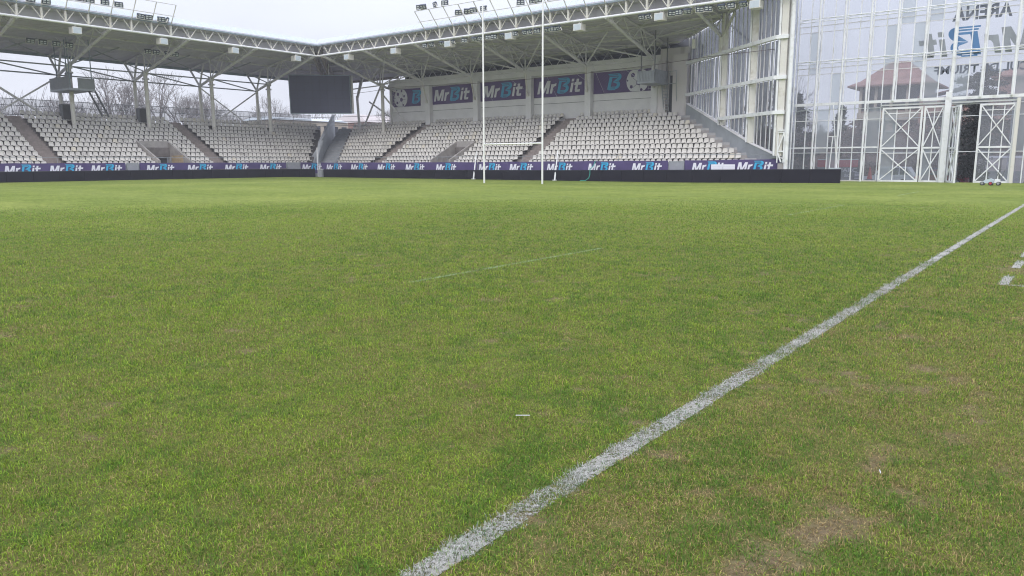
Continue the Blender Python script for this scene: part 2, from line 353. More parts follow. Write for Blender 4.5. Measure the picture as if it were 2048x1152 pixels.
for (a, b_) in ((11.02, 11.9), (12.88, 13.82), (14.4, 15.25), (16.0, 16.9)): line_sheet('corner_dash', -0.84, -0.73, a, b_, LM, 0.85)
line_sheet('corner_dash', -0.73, 2.4, 11.02, 11.08, LM, 0.85)

# ------------------------------------------------------------------ grass blades (numpy built)
def blades(name, mask_line=False, seed=1):
    rs = np.random.RandomState(seed)
    dens0, w0 = 22000.0, 0.0022
    half = R(44)
    # sample distance by the wanted falloff
    rr = np.linspace(1.5, 34, 4000); d = dens0*np.minimum(1, (3.6/rr)**1.75); pdf = d*rr*2*half; cdf = np.cumsum(pdf)*(rr[1]-rr[0]); N = int(cdf[-1])
    u = rs.rand(N)*cdf[-1]; r = np.interp(u, cdf, rr); th = (rs.rand(N)*2-1)*half
    fx, fy = -math.sin(YAW), math.cos(YAW); rx, ry = math.cos(YAW), math.sin(YAW)
    x = r*(fx*np.cos(th)+rx*np.sin(th)); y = r*(fy*np.cos(th)+ry*np.sin(th))
    bare = bare_map(x, y)
    st = np.zeros(N)
    for (x0, x1, y0, y1, s_) in LINES:
        e = 0.022*(vnoise(x, y, 0.10, 2)-0.5)*2+0.012*rs.randn(N)
        st = np.maximum(st, s_*((x > x0+e) & (x < x1+e) & (y > y0) & (y < y1)))
    keep = (rs.rand(N) > np.maximum(bare*0.52, (st > 0.5)*0.05)) & (rs.rand(N) > sst(24, 34, r))
    x, y, r, bare, st = [a[keep] for a in (x, y, r, bare, st)]; N = len(x)
    z = ground_z(x, y)
    k = np.maximum(1, (r/4.5))**0.62
    tuft = fbm(x, y, 0.20, 4, 3)
    L = (0.018+0.030*rs.rand(N)**1.6)*(0.45+1.1*tuft)*(1-0.30*bare)*np.minimum(k, 1.5)*0.80
    W = w0*(0.6+0.8*rs.rand(N))*k
    az = rs.rand(N)*2*np.pi+1.2*(vnoise(x, y, 0.35, 5)-0.5)
    lean = np.clip(1.02+0.42*rs.randn(N)+0.4*(bare > 0.3), 0.05, 1.5)
    dx, dy = np.cos(az), np.sin(az); px, py = -dy, dx
    mz = L*0.5*np.cos(lean*0.55); mh = L*0.5*np.sin(lean*0.55); tz = mz+L*0.5*np.cos(np.minimum(lean*1.5, 1.7)); thh = mh+L*0.5*np.sin(np.minimum(lean*1.5, 1.7))
    V = np.zeros((N, 5, 3), np.float32)
    V[:, 0] = np.stack([x-px*W/2, y-py*W/2, z], -1); V[:, 1] = np.stack([x+px*W/2, y+py*W/2, z], -1)
    V[:, 2] = np.stack([x+dx*mh+px*W*.42, y+dy*mh+py*W*.42, z+mz], -1); V[:, 3] = np.stack([x+dx*mh-px*W*.42, y+dy*mh-py*W*.42, z+mz], -1)
    V[:, 4] = np.stack([x+dx*thh, y+dy*thh, z+np.maximum(tz, 0.002)], -1)
    # colour of each blade: living green, lime, dark green, straw
    g1 = np.array([0.165, 0.300, 0.024]); g2 = np.array([0.355, 0.490, 0.046]); g3 = np.array([0.066, 0.205, 0.020]); s1 = np.array([0.52, 0.41, 0.18]); s2 = np.array([0.30, 0.195, 0.10])
    def cn(v, k_): return np.clip(0.5+(v-0.5)*k_, 0, 1)
    p1 = cn(fbm(x, y, 0.16, 2, 3), 2.6); p2 = cn(fbm(x, y, 0.62, 0, 3), 2.6); p3 = cn(fbm(x, y, 2.8, 3, 2), 2.2)
    side = sst(-2.3, -1.5, x)
    t = np.clip(rs.rand(N)*0.9+0.45*(p2-0.5)+0.1, 0, 1)
    C = g1[None]*(1-t[:, None])+g2[None]*t[:, None]
    dk = rs.rand(N) < np.clip(0.30+0.95*(p1-0.5)+0.60*(p2-0.5)+0.55*(p3-0.5), 0.03, 0.92); C[dk] = C[dk]*0.25+g3*0.75
    near = sst(9.0, 3.0, r)
    straw = rs.rand(N) < np.clip(0.03+0.28*(0.5-p1)+0.24*(0.5-p2)+0.12*(0.5-p3)+0.04*side+0.75*bare+0.24*side*sst(18, 5, y)+0.08*near, 0.02, 0.95)
    ts = rs.rand(N)[:, None]; C[straw] = (s1*ts+s2*(1-ts))[straw]
    C *= (0.42+1.15*rs.rand(N)**1.25)[:, None]  # wide brightness spread stands in for the shade between blades
    wp = rs.rand(N) < st*0.95*(0.50+0.8*vnoise(x, y, 0.22, 1)); wc = np.array([0.66, 0.67, 0.63])*(0.55+0.6*rs.rand(N))[:, None]
    soft = (st > 0) & (st < 0.5)
    C[wp & ~soft] = wc[wp & ~soft]; C[soft] = C[soft]*0.84+np.array([0.34, 0.40, 0.28])*0.16
    teal = (st > 0.5) & ~wp; C[teal] = C[teal]*0.5+np.array([0.12, 0.24, 0.16])*0.5
    def mk(nm, sel):
        n_ = int(sel.sum()); me = bpy.data.meshes.new(nm); me.vertices.add(n_*5); me.vertices.foreach_set('co', V[sel].reshape(-1))
        base = (np.arange(n_)*5)[:, None]; lp = (base+np.array([0, 1, 2, 3, 3, 2, 4])[None]).reshape(-1)
        me.loops.add(n_*7); me.loops.foreach_set('vertex_index', lp.astype(np.int32)); me.polygons.add(n_*2)
        ls = (np.arange(n_)*7)[:, None]+np.array([0, 4])[None]; me.polygons.foreach_set('loop_start', ls.reshape(-1).astype(np.int32))
        me.update(calc_edges=True)
        ca = me.color_attributes.new('bladecol', 'FLOAT_COLOR', 'POINT')
        cc = np.ones((n_, 5, 4), np.float32); cc[:, :, :3] = C[sel][:, None, :]*np.array([0.45, 0.45, 0.95, 0.95, 1.2])[None, :, None]  # shade among the blades put into the colour: dark foot, lighter tip
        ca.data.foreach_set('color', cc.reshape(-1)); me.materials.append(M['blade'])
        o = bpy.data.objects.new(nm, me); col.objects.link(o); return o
    o = mk('grass', np.ones(N, bool)); o['kind'] = 'stuff'; return N
NB = blades('grass')
print('blades', NB)

# ------------------------------------------------------------------ lettering
def tri_mesh(polys, name, m, parent, origin, ux, uz, th, nrm, slant=0.0):
    """flat letter shapes (2-D polygons) given thickness th along nrm, laid in the plane origin + x*ux + y*uz"""
    q = MB(); o = Vector(origin); ux = Vector(ux); uz = Vector(uz); nrm = Vector(nrm)
    for p in polys:
        pts = [o+ux*(x+slant*y)+uz*y for x, y in p]
        q.prism(pts, nrm*th)
    return q.build(name, m, parent)
def rect(x0, y0, x1, y1): return [(x0, y0), (x1, y0), (x1, y1), (x0, y1)]
def arc(cx, cy, rx_, ry_, a0, a1, n=8): return [(cx+rx_*math.cos(R(a0+(a1-a0)*i/n)), cy+ry_*math.sin(R(a0+(a1-a0)*i/n))) for i in range(n+1)]
def band(o_, i_):
    """quads between an outer and an inner polyline"""
    return [[o_[k], o_[k+1], i_[k+1], i_[k]] for k in range(len(o_)-1)]
h = 0.226; tk = 0.052
LET = [rect(0, 0, tk, h), [(tk, h), (0.075, h), (0.125, 0.075), (0.125, 0.012), (0.098, 0.012), (tk, h*0.55)],
       [(0.125, 0.012), (0.125, 0.075), (0.175, h), (0.198, h), (0.198, h*0.55), (0.152, 0.012)], rect(0.198, 0, 0.250, h),
       rect(0.282, 0, 0.332, 0.165)] + band([(0.332, 0.165), (0.345, 0.165), (0.375, 0.175), (0.392, 0.175)], [(0.332, 0.09), (0.345, 0.115), (0.372, 0.128), (0.392, 0.128)]) + \
      [rect(0.715, 0, 0.765, 0.165), rect(0.715, 0.185, 0.765, 0.232), rect(0.815, 0.035, 0.867, 0.225), rect(0.785, 0.120, 0.815, 0.168), rect(0.867, 0.120, 0.935, 0.168),
       [(0.815, 0.035), (0.867, 0.035), (0.867, 0.02), (0.83, 0.0)], [(0.83, 0.0), (0.867, 0.04), (0.925, 0.045), (0.925, 0.0)]]
def bshape():
    s = []
    s += [rect(0.440, 0.0, 0.500, 0.190)]
    s += [[(0.405, 0.262), (0.60, 0.262), (0.60, 0.247), (0.410, 0.247)], [(0.425, 0.238), (0.60, 0.238), (0.60, 0.223), (0.430, 0.223)], [(0.440, 0.212), (0.60, 0.212), (0.60, 0.190), (0.440, 0.190)]]
    s += band(arc(0.60, 0.196, 0.078, 0.066, 90, -62, 9), arc(0.596, 0.205, 0.020, 0.018, 90, -62, 9))
    s += [[(0.637, 0.138), (0.606, 0.189), (0.525, 0.122)]]
    s += band(arc(0.595, 0.068, 0.085, 0.070, 62, -90, 9), arc(0.588, 0.070, 0.028, 0.026, 62, -90, 9))
    s += [[(0.525, 0.118), (0.600, 0.094), (0.635, 0.128)]]
    s += [rect(0.500, 0.030, 0.595, 0.044), rect(0.455, 0.010, 0.595, 0.023), rect(0.470, -0.012, 0.600, 0.002)]
    return s
BSH = bshape()
def logo(parent, origin, ux, W_, nrm, white, cyan, th=0.012, only_b=False, uz=(0, 0, 1)):
    ux = Vector(ux)*W_; uz = Vector(uz)*W_
    if not only_b: tri_mesh(LET, 'lettering', white, parent, origin, ux, uz, th, nrm, 0.22)
    tri_mesh(BSH, 'blue_letter', cyan, parent, origin, ux, uz, th, nrm, 0.22)
def text_mesh(body, size, m, parent, origin, ux, uz, nrm, fit=None, bold=0.012, name='lettering'):
    """block lettering from the built-in font, laid in the plane of ux/uz; fit = wanted width"""
    cu = bpy.data.curves.new('t', 'FONT'); cu.body = body; cu.size = 1.0; cu.offset = bold; cu.extrude = 0.0; cu.resolution_u = 3
    o = bpy.data.objects.new('t', cu); col.objects.link(o)
    dg = bpy.context.evaluated_depsgraph_get(); dg.update(); me = bpy.data.meshes.new_from_object(o.evaluated_get(dg))
    col.objects.unlink(o); bpy.data.objects.remove(o)
    xs_ = [v.co.x for v in me.vertices]; ys_ = [v.co.y for v in me.vertices]; wd = max(xs_)-min(xs_); hh = max(ys_)-min(ys_); x0 = min(xs_); y0 = min(ys_)
    sx = (fit/wd) if fit else size/hh; sy = size/hh
    O = Vector(origin); ux = Vector(ux); uz = Vector(uz); nn = Vector(nrm)
    for v in me.vertices: v.co = O+ux*((v.co.x-x0)*sx)+uz*((v.co.y-y0)*sy)
    me.materials.clear(); me.materials.append(m); me.name = name
    ob = bpy.data.objects.new(name, me); col.objects.link(ob)
    ob.parent = parent; ob.matrix_parent_inverse = Matrix.Translation(-world_loc(parent)); return ob

# ================================================================== the two grandstands
# A stand is described in its own frame: s along the stand, d = distance behind the eave line, z up.
XE, YE, ZE = -69.3, 55.3, 13.05
def PR(s, d, z): return (s, YE+d, z)            # far stand: s = x
def PL(s, d, z): return (XE-d, s, z)            # left stand: s = y
ROOFT = lambda d: 14.12-0.16*d                  # underside of the roof sheet
RD = 13.2                                       # depth of the roof
FL = lambda k: 0.89+0.429*k                     # floor of seat row k
WD = (-0.764, 0.645); W0 = (-25.34, 61.3)       # the glazed side wall, direction and origin
def WX(s): return W0[0]+s*WD[0] if s > -8.4 else W0[0]-8.4*WD[0]+(-8.4-s)*0.56
def WY(s): return W0[1]+max(s, -8.4)*WD[1]
def wall_x_at(y): return W0[0]+(y-W0[1])/WD[1]*WD[0]

stR = thing('far_grandstand', (-45, YE+1, 0), 'grey roofed grandstand behind the goal posts with rows of pale seats and a banner wall', 'grandstand')
stL = thing('left_grandstand', (XE-1, 30, 0), 'open backed roofed grandstand along the left side of the pitch with bare trees behind', 'grandstand')
R0 = 1.15   # d of seat-row 0 front minus the riser
def rowd(k): return 1.5+0.8*k
def diagR(d): return -68.8-(d-1.3)*0.81-0.0     # left end of the rows of the far stand
def diagL(d): return 55.2+(d-1.7)*0.975         # far end of the rows of the left stand
# ---- terraces
def endR(k): return {0:-21.4,1:-22.0,2:-22.9,3:-24.2,4:-25.2,5:-26.2,6:-27.1,7:-28.1,8:-28.9,9:-30.1,10:-30.9,11:-31.9}[k]
t = MB(); AI = {}; bs = MB(); ns = MB()
for k in range(12):
    d0 = rowd(k)-0.35; d1 = rowd(11)+0.9
    y0, y1 = YE+d0, YE+d0+0.8 if k < 11 else YE+d1
    z0, z1 = FL(k)-0.9, FL(k)
    xl = diagR(d0)
    xr = wall_x_at(y0+0.1)+0.10
    # vomitory hole in rows 0..4
    spans = [(xl, -54.0), (-51.3, xr)] if k <= 4 else [(xl, xr)]
    for a, b_ in spans: t.box(a, b_, y0, y1+0.0, z0, z1)
    for (a, b_) in ((-43.45, -42.1), (-63.1, -61.9)):
        for j in (0, 1):
            AI.setdefault(a, MB()).box(a, b_, y0+0.4*j-0.004, y0+0.4*(j+1)-0.004, z1-0.2145*(1-j)-0.3+0.2145, z1+0.2145*j+0.01)
    # bare pale steps between the last seats and the glazed wall, with a low curb block on each tread
    a = endR(k)+0.15
    for j in (0, 1):
        bs.box(a, xr-0.02, y0+0.4*j-0.006, y0+0.4*(j+1)-0.006, z1-0.3, z1+0.2145*j+0.02)
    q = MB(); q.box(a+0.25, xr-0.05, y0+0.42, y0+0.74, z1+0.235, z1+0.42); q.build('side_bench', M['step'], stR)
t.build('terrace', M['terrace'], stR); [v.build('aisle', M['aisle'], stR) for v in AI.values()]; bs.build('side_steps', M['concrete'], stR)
t = MB(); AI = {}
for k in range(12):
    d0 = rowd(k)-0.35; x0 = XE-d0; x1 = XE-d0-0.8 if k < 11 else XE-(rowd(11)+0.9)
    z0, z1 = FL(k)-0.9, FL(k); ye = diagL(d0)
    spans = [(-14, 37.3), (40.6, ye)] if k <= 4 else [(-14, ye)]
    for a, b_ in spans: t.box(x1, x0, a, b_, z0, z1)
    for (a, b_) in ((27.85, 29.15), (43.45, 44.75), (12.3, 13.6), (-2, -0.7)):
        for j in (0, 1):
            AI.setdefault(a, MB()).box(x0-0.4*(j+1)+0.004, x0-0.4*j+0.004, a, b_, z1-0.3, z1+0.2145*j+0.01)
t.build('terrace', M['terrace'], stL); [v.build('aisle', M['aisle'], stL) for v in AI.values()]
# ---- front walls (carry the banners)
f = MB(); f.box(-71.9, -53.9, YE+1.02, YE+1.14, -0.3, 1.47); f.box(-51.4, -17.9, YE+1.02, YE+1.14, -0.3, 1.47); f.box(-53.9, -51.4, YE+1.02, YE+1.12, -0.3, 1.42)
f.build('front_wall', M['blueconc'], stR)
f = MB(); f.box(XE-1.42, XE-1.30, -14, 55.0, -0.3, 1.47); f.build('front_wall', M['blueconc'], stL)
# ---- vomitories: two sloping cheek walls, a back wall over the doorway, a dark block coloured as the shade of the opening
def vomitory(P, st, s0, s1, ochre_at):
    dA, dB = 1.5, 5.6
    for s, wd in ((s0, 0.18), (s1-0.18, 0.18)):
        q = MB(); poly = [P(s, dA, 0.2), P(s, dA, 1.75), P(s, dB, 3.70), P(s, dB, 0.2)]
        dv = Vector(P(s+wd, 0, 0))-Vector(P(s, 0, 0)); q.prism(poly, dv); q.build('stairwell_cheek', M['concrete'], st)
    q = MB(); a = Vector(P(s0+0.18, dB-0.2, 2.35)); b_ = Vector(P(s1-0.18, dB-0.02, 3.68))
    q.box(min(a.x, b_.x), max(a.x, b_.x), min(a.y, b_.y), max(a.y, b_.y), 2.35, 3.66); q.build('stairwell_lintel', M['concrete'], st)
    q = MB(); a = Vector(P(s0+0.18, dB-0.06, 0.2)); b_ = Vector(P(s1-0.18, dB+0.3, 2.35))
    q.box(min(a.x, b_.x), max(a.x, b_.x), min(a.y, b_.y), max(a.y, b_.y), 0.2, 2.348); q.build('doorway', M['dark'], st)
    q = MB(); a = Vector(P(s0+0.18, dA, 0.2)); b_ = Vector(P(s1-0.18, dB, 0.9)); q.box(min(a.x, b_.x), max(a.x, b_.x), min(a.y, b_.y), max(a.y, b_.y), 0.2, 0.9); q.build('landing', M['aisle'], st)
    # stair rail and a low wall panel inside
    q = MB(); q.tube(P(s0+0.9, dA+0.1, 0.9), P(s0+0.9, dA+0.1, 2.0), 0.025); q.tube(P(s0+0.9, dA+0.1, 2.0), P(s0+0.9, dB-0.3, 2.0), 0.025); q.tube(P(s0+1.5, dA+1.0, 0.9), P(s0+1.5, dA+1.0, 1.95), 0.025); q.tube(P(s0+0.9, dA+0.1, 1.5), P(s0+0.9, dB-0.3, 1.5), 0.02)
    q.build('stair_rail', M['galv'], st)
    if ochre_at is not None:
        q = MB(); a = Vector(P(ochre_at-0.03, dA+1.2, 0.95)); b_ = Vector(P(ochre_at, dB-0.8, 2.3)); q.box(min(a.x, b_.x), max(a.x, b_.x), min(a.y, b_.y), max(a.y, b_.y), 0.95, 2.25); q.build('ochre_panel', M['yellowwall'], st)
vomitory(PR, stR, -54.0, -51.3, None)
vomitory(PL, stL, 37.3, 40.6, 40.42)
# ---- handrail along the front
def front_rail(P, st, s0, s1, d):
    q = MB(); q.tube(P(s0, d, 2.02), P(s1, d, 2.02), 0.022); n = int(abs(s1-s0)/1.0)
    for i in range(n+1):
        s = s0+(s1-s0)*i/n
        if i % 2 == 0: q.tube(P(s, d, 1.45), P(s, d, 2.02), 0.02, 5)
    q.build('handrail', M['galv'], st)
front_rail(PR, stR, -68.0, -17.9, 1.08); front_rail(PL, stL, -12, 53.5, 1.36)
# ---- right end: side parapet following the stair
q = MB()
pts = [(-9.9, 1.62), (-9.16, 1.80), (-5.25, 2.80), (-0.2, 4.47), (6.32, 6.64), (6.9, 6.75)]
low = [(s, z-(0.95 if s > -9 else 0.95)) for s, z in pts]
nrm = Vector((-WD[1], WD[0], 0))*-0.18
poly = [(WX(s), WY(s), z) for s, z in pts]+[(WX(6.9), WY(6.9), -0.3), (WX(-9.9), WY(-9.9), -0.3)]
nn = Vector((WD[1], -WD[0], 0)).normalized()   # towards outside (right)
q.prism([Vector(p)+nn*0.05 for p in poly], nn*0.22); q.build('side_parapet', M['blueconc'], stR)
q = MB(); q.prism([Vector((WX(s), WY(s), z))+nn*0.01 for s, z in pts]+[Vector((WX(s), WY(s), z+0.07))+nn*0.01 for s, z in reversed(pts)], nn*0.34); q.build('parapet_coping', M['wall'], stR)
# ---- back wall of the far stand with pillars, beam and tower
YW = 66.3
q = MB(); q.box(-69.15, -33.1, YW, YW+0.3, 3.0, 11.22); q.build('back_wall', M['wall'], stR)
q = MB(); q.box(-69.2, -33.1, YW-0.035, YW-0.003, 7.44, 7.47); q.build('wall_joint', M['bracket'], stR)
q = MB(); q.box(-69.3, -33.1, YW-0.55, YW-0.004, 10.30, 10.75); q.box(-69.3, -33.1, YW-0.30, YW-0.004, 10.75, 11.27); q.build('wall_beam', M['wall'], stR)
q = MB(); q.box(-69.3, -69.15, YW-0.3, YW+0.5, 3.0, 11.25); q.build('wall_end', M['wall'], stR)
TX = [-61.9, -54.62, -47.32, -40.05, -32.75]
for x in TX:
    q = MB(); q.box(x-1.15, x-0.48, 65.7, YW-0.004, 3.5, 10.297); q.build('pillar', M['wall'], stR)
q = MB(); q.box(-33.1, -29.75, 65.9, 66.9, 3.0, 11.75); q.box(-33.0, -32.2, 65.3, 65.9, 3.0, 10.6); q.build('tower_block', M['tower'], stR)
q = MB(); q.box(-31.6, -30.2, 65.45, 65.896, 4.8, 11.1); q.build('tower_pier', M['tower'], stR)
q = MB(); q.box(-32.1, -31.65, 65.86, 65.896, 5.9, 9.3); q.build('tower_door', M['dark'], stR)
q = MB(); q.box(-69.0, -30.0, YE+RD-0.1, YE+RD, 10.9, 12.2); q.box(-34.2, -29.6, 66.95, 67.05, 9.5, 13.1); q.build('rear_shade_panel', M['dark'], stR)  # dark panels added in place of the shade under the roof back
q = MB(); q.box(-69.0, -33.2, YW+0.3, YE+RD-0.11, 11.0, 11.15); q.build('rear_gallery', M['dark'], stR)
# ---- roofs
rf = MB(); TH = 0.16
c0 = (XE, YE); c1 = (XE-RD, YE+RD)
xr0, xr1 = WX(-10.2), wall_x_at(YE+RD)
far_poly = [(XE+0.0, YE-0.15), (-17.4, YE-0.15), (WX(-9.8), WY(-9.8)), (xr1, YE+RD), (c1[0], c1[1])]
rf.prism([(x, y, ROOFT(y-YE)) for x, y in far_poly], (0, 0, TH))
roofR = rf.build('roof', M['roof'], stR)
rf = MB(); rf.prism([(XE+0.15, -14, ROOFT(-0.15)), (XE+0.15, YE-0.15, ROOFT(-0.15)), (XE-0.02, YE-0.02, ROOFT(0)), (c1[0], c1[1], ROOFT(RD)), (XE-RD, -14, ROOFT(RD))], (0, 0, TH))
roofL = rf.build('roof', M['roof'], stL)
# dark back edge beam
q = MB(); q.beam(PL(-14, RD-0.08, ROOFT(RD)-0.10), PL(c1[1], RD-0.08, ROOFT(RD)-0.10), 0.18, 0.30); q.build('rear_edge_beam', M['edge'], stL)
q = MB(); q.beam(PR(c1[0], RD-0.22, ROOFT(RD)-0.12), PR(-70.0, RD-0.22, ROOFT(RD)-0.12), 0.12, 0.26); q.build('rear_edge_beam', M['rust'], stR)
# roof ribs (purlins), thin and many
def ribs(P, st, s0f, s1f, ds, nm='purlin'):
    for d in ds:
        q = MB(); q.beam(P(s0f(d), d, ROOFT(d)-0.07), P(s1f(d), d, ROOFT(d)-0.07), 0.10, 0.14); q.build(nm, M['steel'], st)
def xr_of(d): return min(-17.6, wall_x_at(YE+d)-0.1)
ribs(PR, stR, lambda d: XE-d, xr_of, (2.9, 5.85, 8.75, 11.0)); ribs(PL, stL, lambda d: -14, lambda d: YE+d, (5.85, 8.75))
q = MB()
for i in range(24):
    d = 0.6+i*0.52
    q.beam(PR(XE-d, d, ROOFT(d)-0.015), PR(xr_of(d), d, ROOFT(d)-0.015), 0.05, 0.03)
q.build('sheet_rib', M['roof'], stR)
q = MB()
for i in range(24):
    d = 0.6+i*0.52
    q.beam(PL(-14, d, ROOFT(d)-0.015), PL(YE+d, d, ROOFT(d)-0.015), 0.05, 0.03)
q.build('sheet_rib', M['roof'], stL)
# pale translucent upstand on the eave + dark closing strip
def fascia(P, st, s0, s1, pane):
    q = MB(); q.prism([P(s0, -0.18, 14.20), P(s0, -0.10, 14.20), P(s0, 0.55, 14.86), P(s0, 0.47, 14.86)], Vector(P(s1, 0, 0))-Vector(P(s0, 0, 0))); q.m = 1
    n = int(abs(s1-s0)/pane)
    for i in range(1, n):
        s = s0+(s1-s0)*i/n; q.beam(P(s, -0.20, 14.20), P(s, 0.46, 14.87), 0.03, 0.02)
    q.build('fascia', [M['fascia'], M['wall']], st)
    q = MB(); q.beam(P(s0, -0.17, 14.13), P(s1, -0.17, 14.13), 0.05, 0.14); q.build('eave_strip', M['edge'], st)
    q = MB(); q.prism([P(s0, 0.9, 13.0+0.15), P(s0, 0.94, 13.15), P(s0, 0.94, 13.95), P(s0, 0.9, 13.95)], Vector(P(s1, 0, 0))-Vector(P(s0, 0, 0))); q.build('eave_backing', M['roof'], st)
fascia(PR, stR, XE-0.15, -15.5, 0.61); fascia(PL, stL, -14, YE+0.15, 0.61)
# eave truss: bottom chord, twin top chords, W-shaped web
def eave(P, st, nodes, s0, s1):
    q = MB(); q.tube(P(s0, 0, ZE), P(s1, 0, ZE), 0.105, 8); q.build('eave_chord', M['white'], st, smooth=True)
    q = MB()
    for s in nodes:
        for ds in (-0.72, 0.0, 0.72):
            if s+ds < min(s0, s1)-0.1 or s+ds > max(s0, s1)+0.1: continue
            q.tube(P(s, 0, ZE+0.05), P(s+ds, -0.02 if ds else 0.35, 14.05), 0.04 if ds else 0.045, 6)
    q.build('eave_web', M['cream'], st)
nR = [XE+0.0+1.82*i+0.55 for i in range(30)]; nR = [TX[0]+1.824*i for i in range(-4, 26)]
nL = [55.0-1.82*i for i in range(0, 38)]
eave(PR, stR, nR, XE-0.1, -16.5); eave(PL, stL, nL, -14, YE+0.1)
# main trusses
def truss(P, st, s, dcol=8.75, zcol=10.6, full=True):
    q = MB(); q.tube(P(s, 0, ZE-0.02), P(s, dcol, zcol), 0.14, 8)
    if full: q.tube(P(s, dcol, zcol), P(s, 11.1, 9.95), 0.14, 8)
    br = q.build('roof_truss', M['steel'], st, smooth=False)
    bz = lambda d: ZE+(zcol-ZE)*d/dcol
    q = MB(); tn = [0.25, 2.9, 5.85, 8.75, 12.8]; q.tube(P(s, tn[0], ROOFT(tn[0])-0.2), P(s, 12.9, ROOFT(12.9)-0.2), 0.10, 7)
    bn = [1.45, 4.4, 7.0]
    for i, b_ in enumerate(bn):
        if b_ > dcol: continue
        q.tube(P(s, b_, bz(b_)), P(s, tn[i], ROOFT(tn[i])-0.2), 0.05, 6); q.tube(P(s, b_, bz(b_)), P(s, tn[i+1], ROOFT(tn[i+1])-0.2), 0.05, 6)
        for sd in (-1, 1):
            q.tube(P(s, b_, bz(b_)), P(s+1.5*sd, (tn[i]+tn[i+1])/2, ROOFT((tn[i]+tn[i+1])/2)-0.1), 0.035, 5)
    q.tube(P(s, dcol, zcol), P(s, 8.75, ROOFT(8.75)-0.2), 0.07, 7)
    q.tube(P(s, dcol, zcol), P(s, 6.4, ROOFT(6.4)-0.2), 0.055, 6)
    q.build('truss_web', M['steel'], br)
def column(P, st, s, back=True, base=3.6):
    q = MB(); q.tube(P(s, 8.75, base), P(s, 8.75, 10.6), 0.20, 10); c = q.build('column', M['cream'], st, smooth=True)
    q = MB(); q.tube(P(s, 8.75, 9.9), P(s, 8.75, 10.05), 0.34, 10); q.box(*sorted((P(s-0.25, 8.55, 0)[0], P(s+0.25, 8.95, 0)[0])), *sorted((P(s-0.25, 8.55, 0)[1], P(s+0.25, 8.95, 0)[1])), 10.35, 10.75); q.build('column_head', M['steel'], c)
    if back:
        q = MB(); q.tube(P(s, 11.1, 4.0), P(s, 11.1, 9.95), 0.17, 9); q.build('rear_column', M['cream'], st, smooth=True)
        q = MB(); q.tube(P(s, 11.1, 9.95), P(s, 12.9, ROOFT(12.9)-0.15), 0.11, 7); q.tube(P(s, 11.1, 9.95), P(s, 10.0, ROOFT(10.0)-0.15), 0.10, 7)
        q.tube(P(s, 11.1, 9.5), P(s, 10.2, 4.5), 0.07, 6); q.build('column_fork', M['steel'], st)
for x in TX: truss(PR, stR, x, full=False)
truss(PR, stR, -25.34, 6.0, 11.5, full=False)
LY = [55.0-7.3*i for i in range(0, 9)]
for y in LY: truss(PL, stL, y); column(PL, stL, y)
truss(PR, stR, -68.46, 8.3, 10.55); column(PR, stR, -68.46, back=False)
for i, x in enumerate(TX):   # thin steel props leaning from the truss foot back onto the pillars
    q = MB(); q.tube((x-0.02, YE+8.75, 10.6), (x-0.85, 65.62, 8.45), 0.10, 8); q.tube((x-0.85, 65.6, 8.3), (x-0.85, 65.6, 8.62), 0.15, 8); q.build('prop', M['cream'], stR)
# bracing between the trusses of the far stand
q = MB()
allx = [-68.46]+TX
for a, b_ in zip(allx[:-1], allx[1:]):
    zt = ROOFT(8.75)-0.2
    q2 = MB(); q2.tube((a, YE+8.75, zt), (b_, YE+8.75, 10.65), 0.075, 7); q2.build('cross_brace', M['steel'], stR)
    q2 = MB(); q2.tube((a, YE+8.75, 10.65), ((a+b_)/2+0.6, YE+5.6, 13.0), 0.075, 7); q2.build('cross_brace', M['steel'], stR)
    q2 = MB(); q2.tube((a, YE+8.70, 10.62), (b_, YE+8.70, 10.62), 0.055, 6); q2.build('tie', M['steel'], stR)
    for d0, d1 in ((2.9, 5.85), (5.85, 8.75), (8.75, 11.6)):
        q2 = MB(); q2.tube((a, YE+d0, ROOFT(d0)-0.16), (b_, YE+d1, ROOFT(d1)-0.16), 0.04, 5); q2.tube((b_, YE+d0, ROOFT(d0)-0.16), (a, YE+d1, ROOFT(d1)-0.16), 0.04, 5)
        q2.build('roof_brace', M['steel'], stR)
    # the small lattice over the wall, in the dark back of the roof
    for j in range(4):
        s = a+(b_-a)*(j+0.5)/4
        q.tube((s-0.8, YE+11.4, 11.1), (s, YE+11.4, 12.1), 0.045, 5); q.tube((s+0.8, YE+11.4, 11.1), (s, YE+11.4, 12.1), 0.045, 5)
q.build('rear_lattice', M['steel'], stR)
q2 = MB(); q2.tube((-32.75, YE+5.85, ROOFT(5.85)-0.2), (-25.0, YE+5.0, 13.1), 0.07, 6); q2.tube((-32.75, YE+8.75, 12.5), (-26.5, YE+7, 12.7), 0.05, 6); q2.tube((-32.75, YE+8.75, 12.5), (-25.6, YE+5.9, 12.9), 0.04, 6); q2.build('roof_brace', M['steel'], stR)
